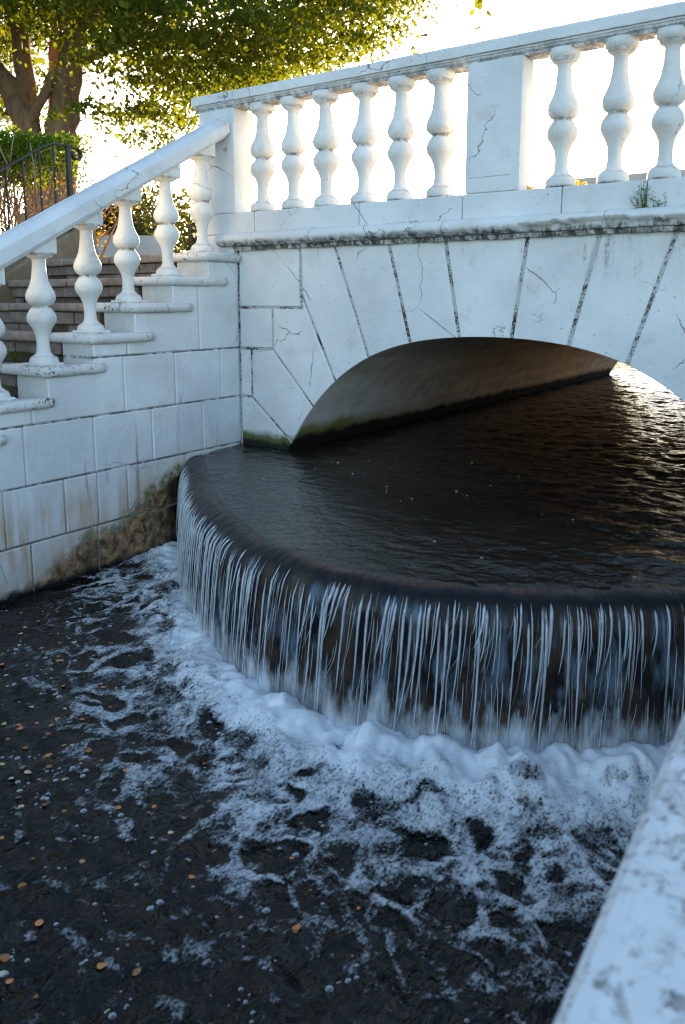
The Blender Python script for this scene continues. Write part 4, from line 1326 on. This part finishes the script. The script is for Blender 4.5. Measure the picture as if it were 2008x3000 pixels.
# distant trees and pale wall behind the landing
def dist_tree(name, az, rng_m, zb, zt, wid, label, cat, nl=5200, ls=.20):
    c0 = np.array([math.sin(R(az)) * rng_m, math.cos(R(az)) * rng_m, 0])
    t = tag(empty(name, (c0[0], c0[1], zb)), label, cat)
    bm = bmesh.new(); tube(bm, [(c0[0], c0[1], zb), (c0[0] + .05, c0[1], zb + (zt - zb) * .5), (c0[0], c0[1], zb + (zt - zb) * .8)], .16, .05, 8)
    for q in range(6):
        a = random.uniform(0, 6.28); h = zb + (zt - zb) * random.uniform(.3, .6)
        tube(bm, [(c0[0], c0[1], h), (c0[0] + math.cos(a) * wid * .3, c0[1] + math.sin(a) * wid * .3, h + .4 * (zt - zb) * .5)], .06, .02, 5)
    keep(bm_obj('trunk', bm, M['bark'], None, True), t)
    C = []
    for q in range(46):
        v = rng.normal(size=3); v /= np.linalg.norm(v)
        v *= rng.uniform(.55, 1.0)
        cc = c0 + np.array([v[0] * wid * .5, v[1] * wid * .5, zb + (zt - zb) * (.56 + .42 * v[2])])
        C.append(cc + rng.normal(size=(nl // 46, 3)) * np.array([.13 * wid, .13 * wid, .07 * (zt - zb)]))
    keep(leaves('crown', np.concatenate(C), ls, M['far_leaf'], None, .3, 1.0, .55), t)['kind'] = 'stuff'
dist_tree('bushy_tree', -51.0, 24, -.5, 2.75, 2.6, 'round light green bush tree beyond the pale wall, seen left of a stair baluster', 'tree')
dist_tree('bushy_tree', -48.0, 30, -.5, 3.9, 3.4, 'taller dark green tree beyond the pale wall, seen between the stair balusters', 'tree')
dist_tree('bushy_tree', -45.7, 19, -.9, 2.25, 1.7, 'loose open tree seen just left of the bridge end pier', 'tree', 2600, .14)
C = []
for q in range(150):
    az = R(rng.uniform(-31.5, 34)); dd_ = rng.uniform(44, 54)
    c0 = np.array([math.sin(az) * dd_, math.cos(az) * dd_, rng.uniform(-.6, 3.0)])
    C.append(c0 + rng.normal(size=(90, 3)) * np.array([1.1, 1.1, .6]))
tag(leaves('far_wood', np.concatenate(C), .6, M['far_leaf'], None, .2, 1.0, .7), 'low dark line of trees on the far shore beyond the bridge', 'trees', kind='stuff')
bank('far_shore', [(-36, 41), (40, 41), (60, 120), (-70, 120)], -.55, -2.0, M['ground'])
p0 = np.array([math.sin(R(-55)), math.cos(R(-55)), 0]) * 11.6; p1 = np.array([math.sin(R(-47.2)), math.cos(R(-47.2)), 0]) * 11.4
dv = (p1 - p0); dv /= np.linalg.norm(dv); pv = np.array([-dv[1], dv[0], 0]) * .25
V = [tuple(p + np.array([0, 0, z])) for z in (.1, .825) for p in (p0, p1, p1 + pv, p0 + pv)]
pw = mesh_obj('pale_wall', V, [(0, 1, 5, 4), (1, 2, 6, 5), (2, 3, 7, 6), (3, 0, 4, 7), (4, 5, 6, 7)], M['greywall'])
tag(pw, 'low pale rendered wall behind the top of the steps', 'wall')
fp = box('far_parapet', (-3.78, 10.001, .15), (3.4, 10.2, 1.435), M['greywall'], None, .01)
tag(fp, 'plain grey parapet on the far side of the bridge, showing above the ledge at right', 'wall')

# ------------------------------------------------------------------ small things on the ledge
def leaf_bunch(name, loc, n, size, mat, label, cat, seed):
    r = np.random.default_rng(seed)
    C = r.normal(size=(n, 3)) * np.array([.010, .008, .005]) + np.array([0, 0, .010])
    global rng
    old = rng; rng = r
    o = leaves(name, C, size, mat, None, -.2, 1.2, .6); rng = old
    o.location = loc
    return tag(o, label, cat)
leaf_bunch('dry_leaf_bunch', (-1.600, 3.84, .509), 7, .034, M['petal'], 'orange dry leaves lying on the ledge against the broad pier', 'leaves', 3)
leaf_bunch('dry_leaf_bunch', (-1.372, 3.84, .509), 9, .036, M['petal'], 'curled yellow dry leaves on the ledge right of the first right baluster', 'leaves', 9)
weed = tag(empty('weed_plant', (-1.03, 3.735, .39)), 'small green weed growing out of the ledge joint above the cornice', 'plant')
bm = bmesh.new(); C = []
for i in range(16):
    b = Vector((-1.045 + random.gauss(0, .016) + (.055 if i > 11 else 0), 3.737, .388))
    h = random.uniform(.05, .125) * (.55 if i > 11 else 1)
    tip = b + Vector((random.gauss(.005, .02), random.gauss(-.015, .008), h))
    mid = b.lerp(tip, .5) + Vector((0, -.006, 0))
    tube(bm, [b, mid, tip], .0012, .0006, 4)
    for q in range(11):
        t = random.random() ** 1.3; pz = b.lerp(tip, t)
        C.append(np.array(pz) + rng.normal(size=3) * np.array([.007, .005, .006]))
keep(bm_obj('stem', bm, M['hedge_leaf']), weed)
keep(leaves('foliage', np.array(C), .013, M['hedge_leaf'], None, -.2, 1.0, .5), weed)['kind'] = 'stuff'

def tuft(loc, h, n, label):
    t = tag(empty('weed_tuft', loc), label, 'weed')
    bm = bmesh.new(); C = []
    for i in range(n):
        b = Vector(loc) + Vector((random.gauss(0, .025), random.gauss(0, .01), 0))
        tip = b + Vector((random.gauss(0, .03), random.gauss(-.02, .015), h * random.uniform(.5, 1)))
        tube(bm, [b, b.lerp(tip, .5) + Vector((0, -.005, 0)), tip], .0015, .0007, 4)
        C += [np.array(b.lerp(tip, random.uniform(.3, 1))) + rng.normal(size=3) * .006 for _ in range(5)]
    keep(bm_obj('stem', bm, M['hedge_leaf']), t)
    keep(leaves('foliage', np.array(C), .022, M['hedge_leaf'], None, -.3, 1.0, .4), t)['kind'] = 'stuff'
tuft((-4.12, YK[3] + .02, ZK[2] - .02), .085, 12, 'green weed tuft sprouting under the third stone nosing, left of a baluster')
tuft((-3.93, YK[3] + .02, ZK[2] - .02), .075, 8, 'small green weed tuft in the step joint between two stair balusters')
tuft((-3.80, YK[2] + .02, ZK[1] - .02), .07, 7, 'dark green weed tuft by the white riser behind the lowest full baluster')
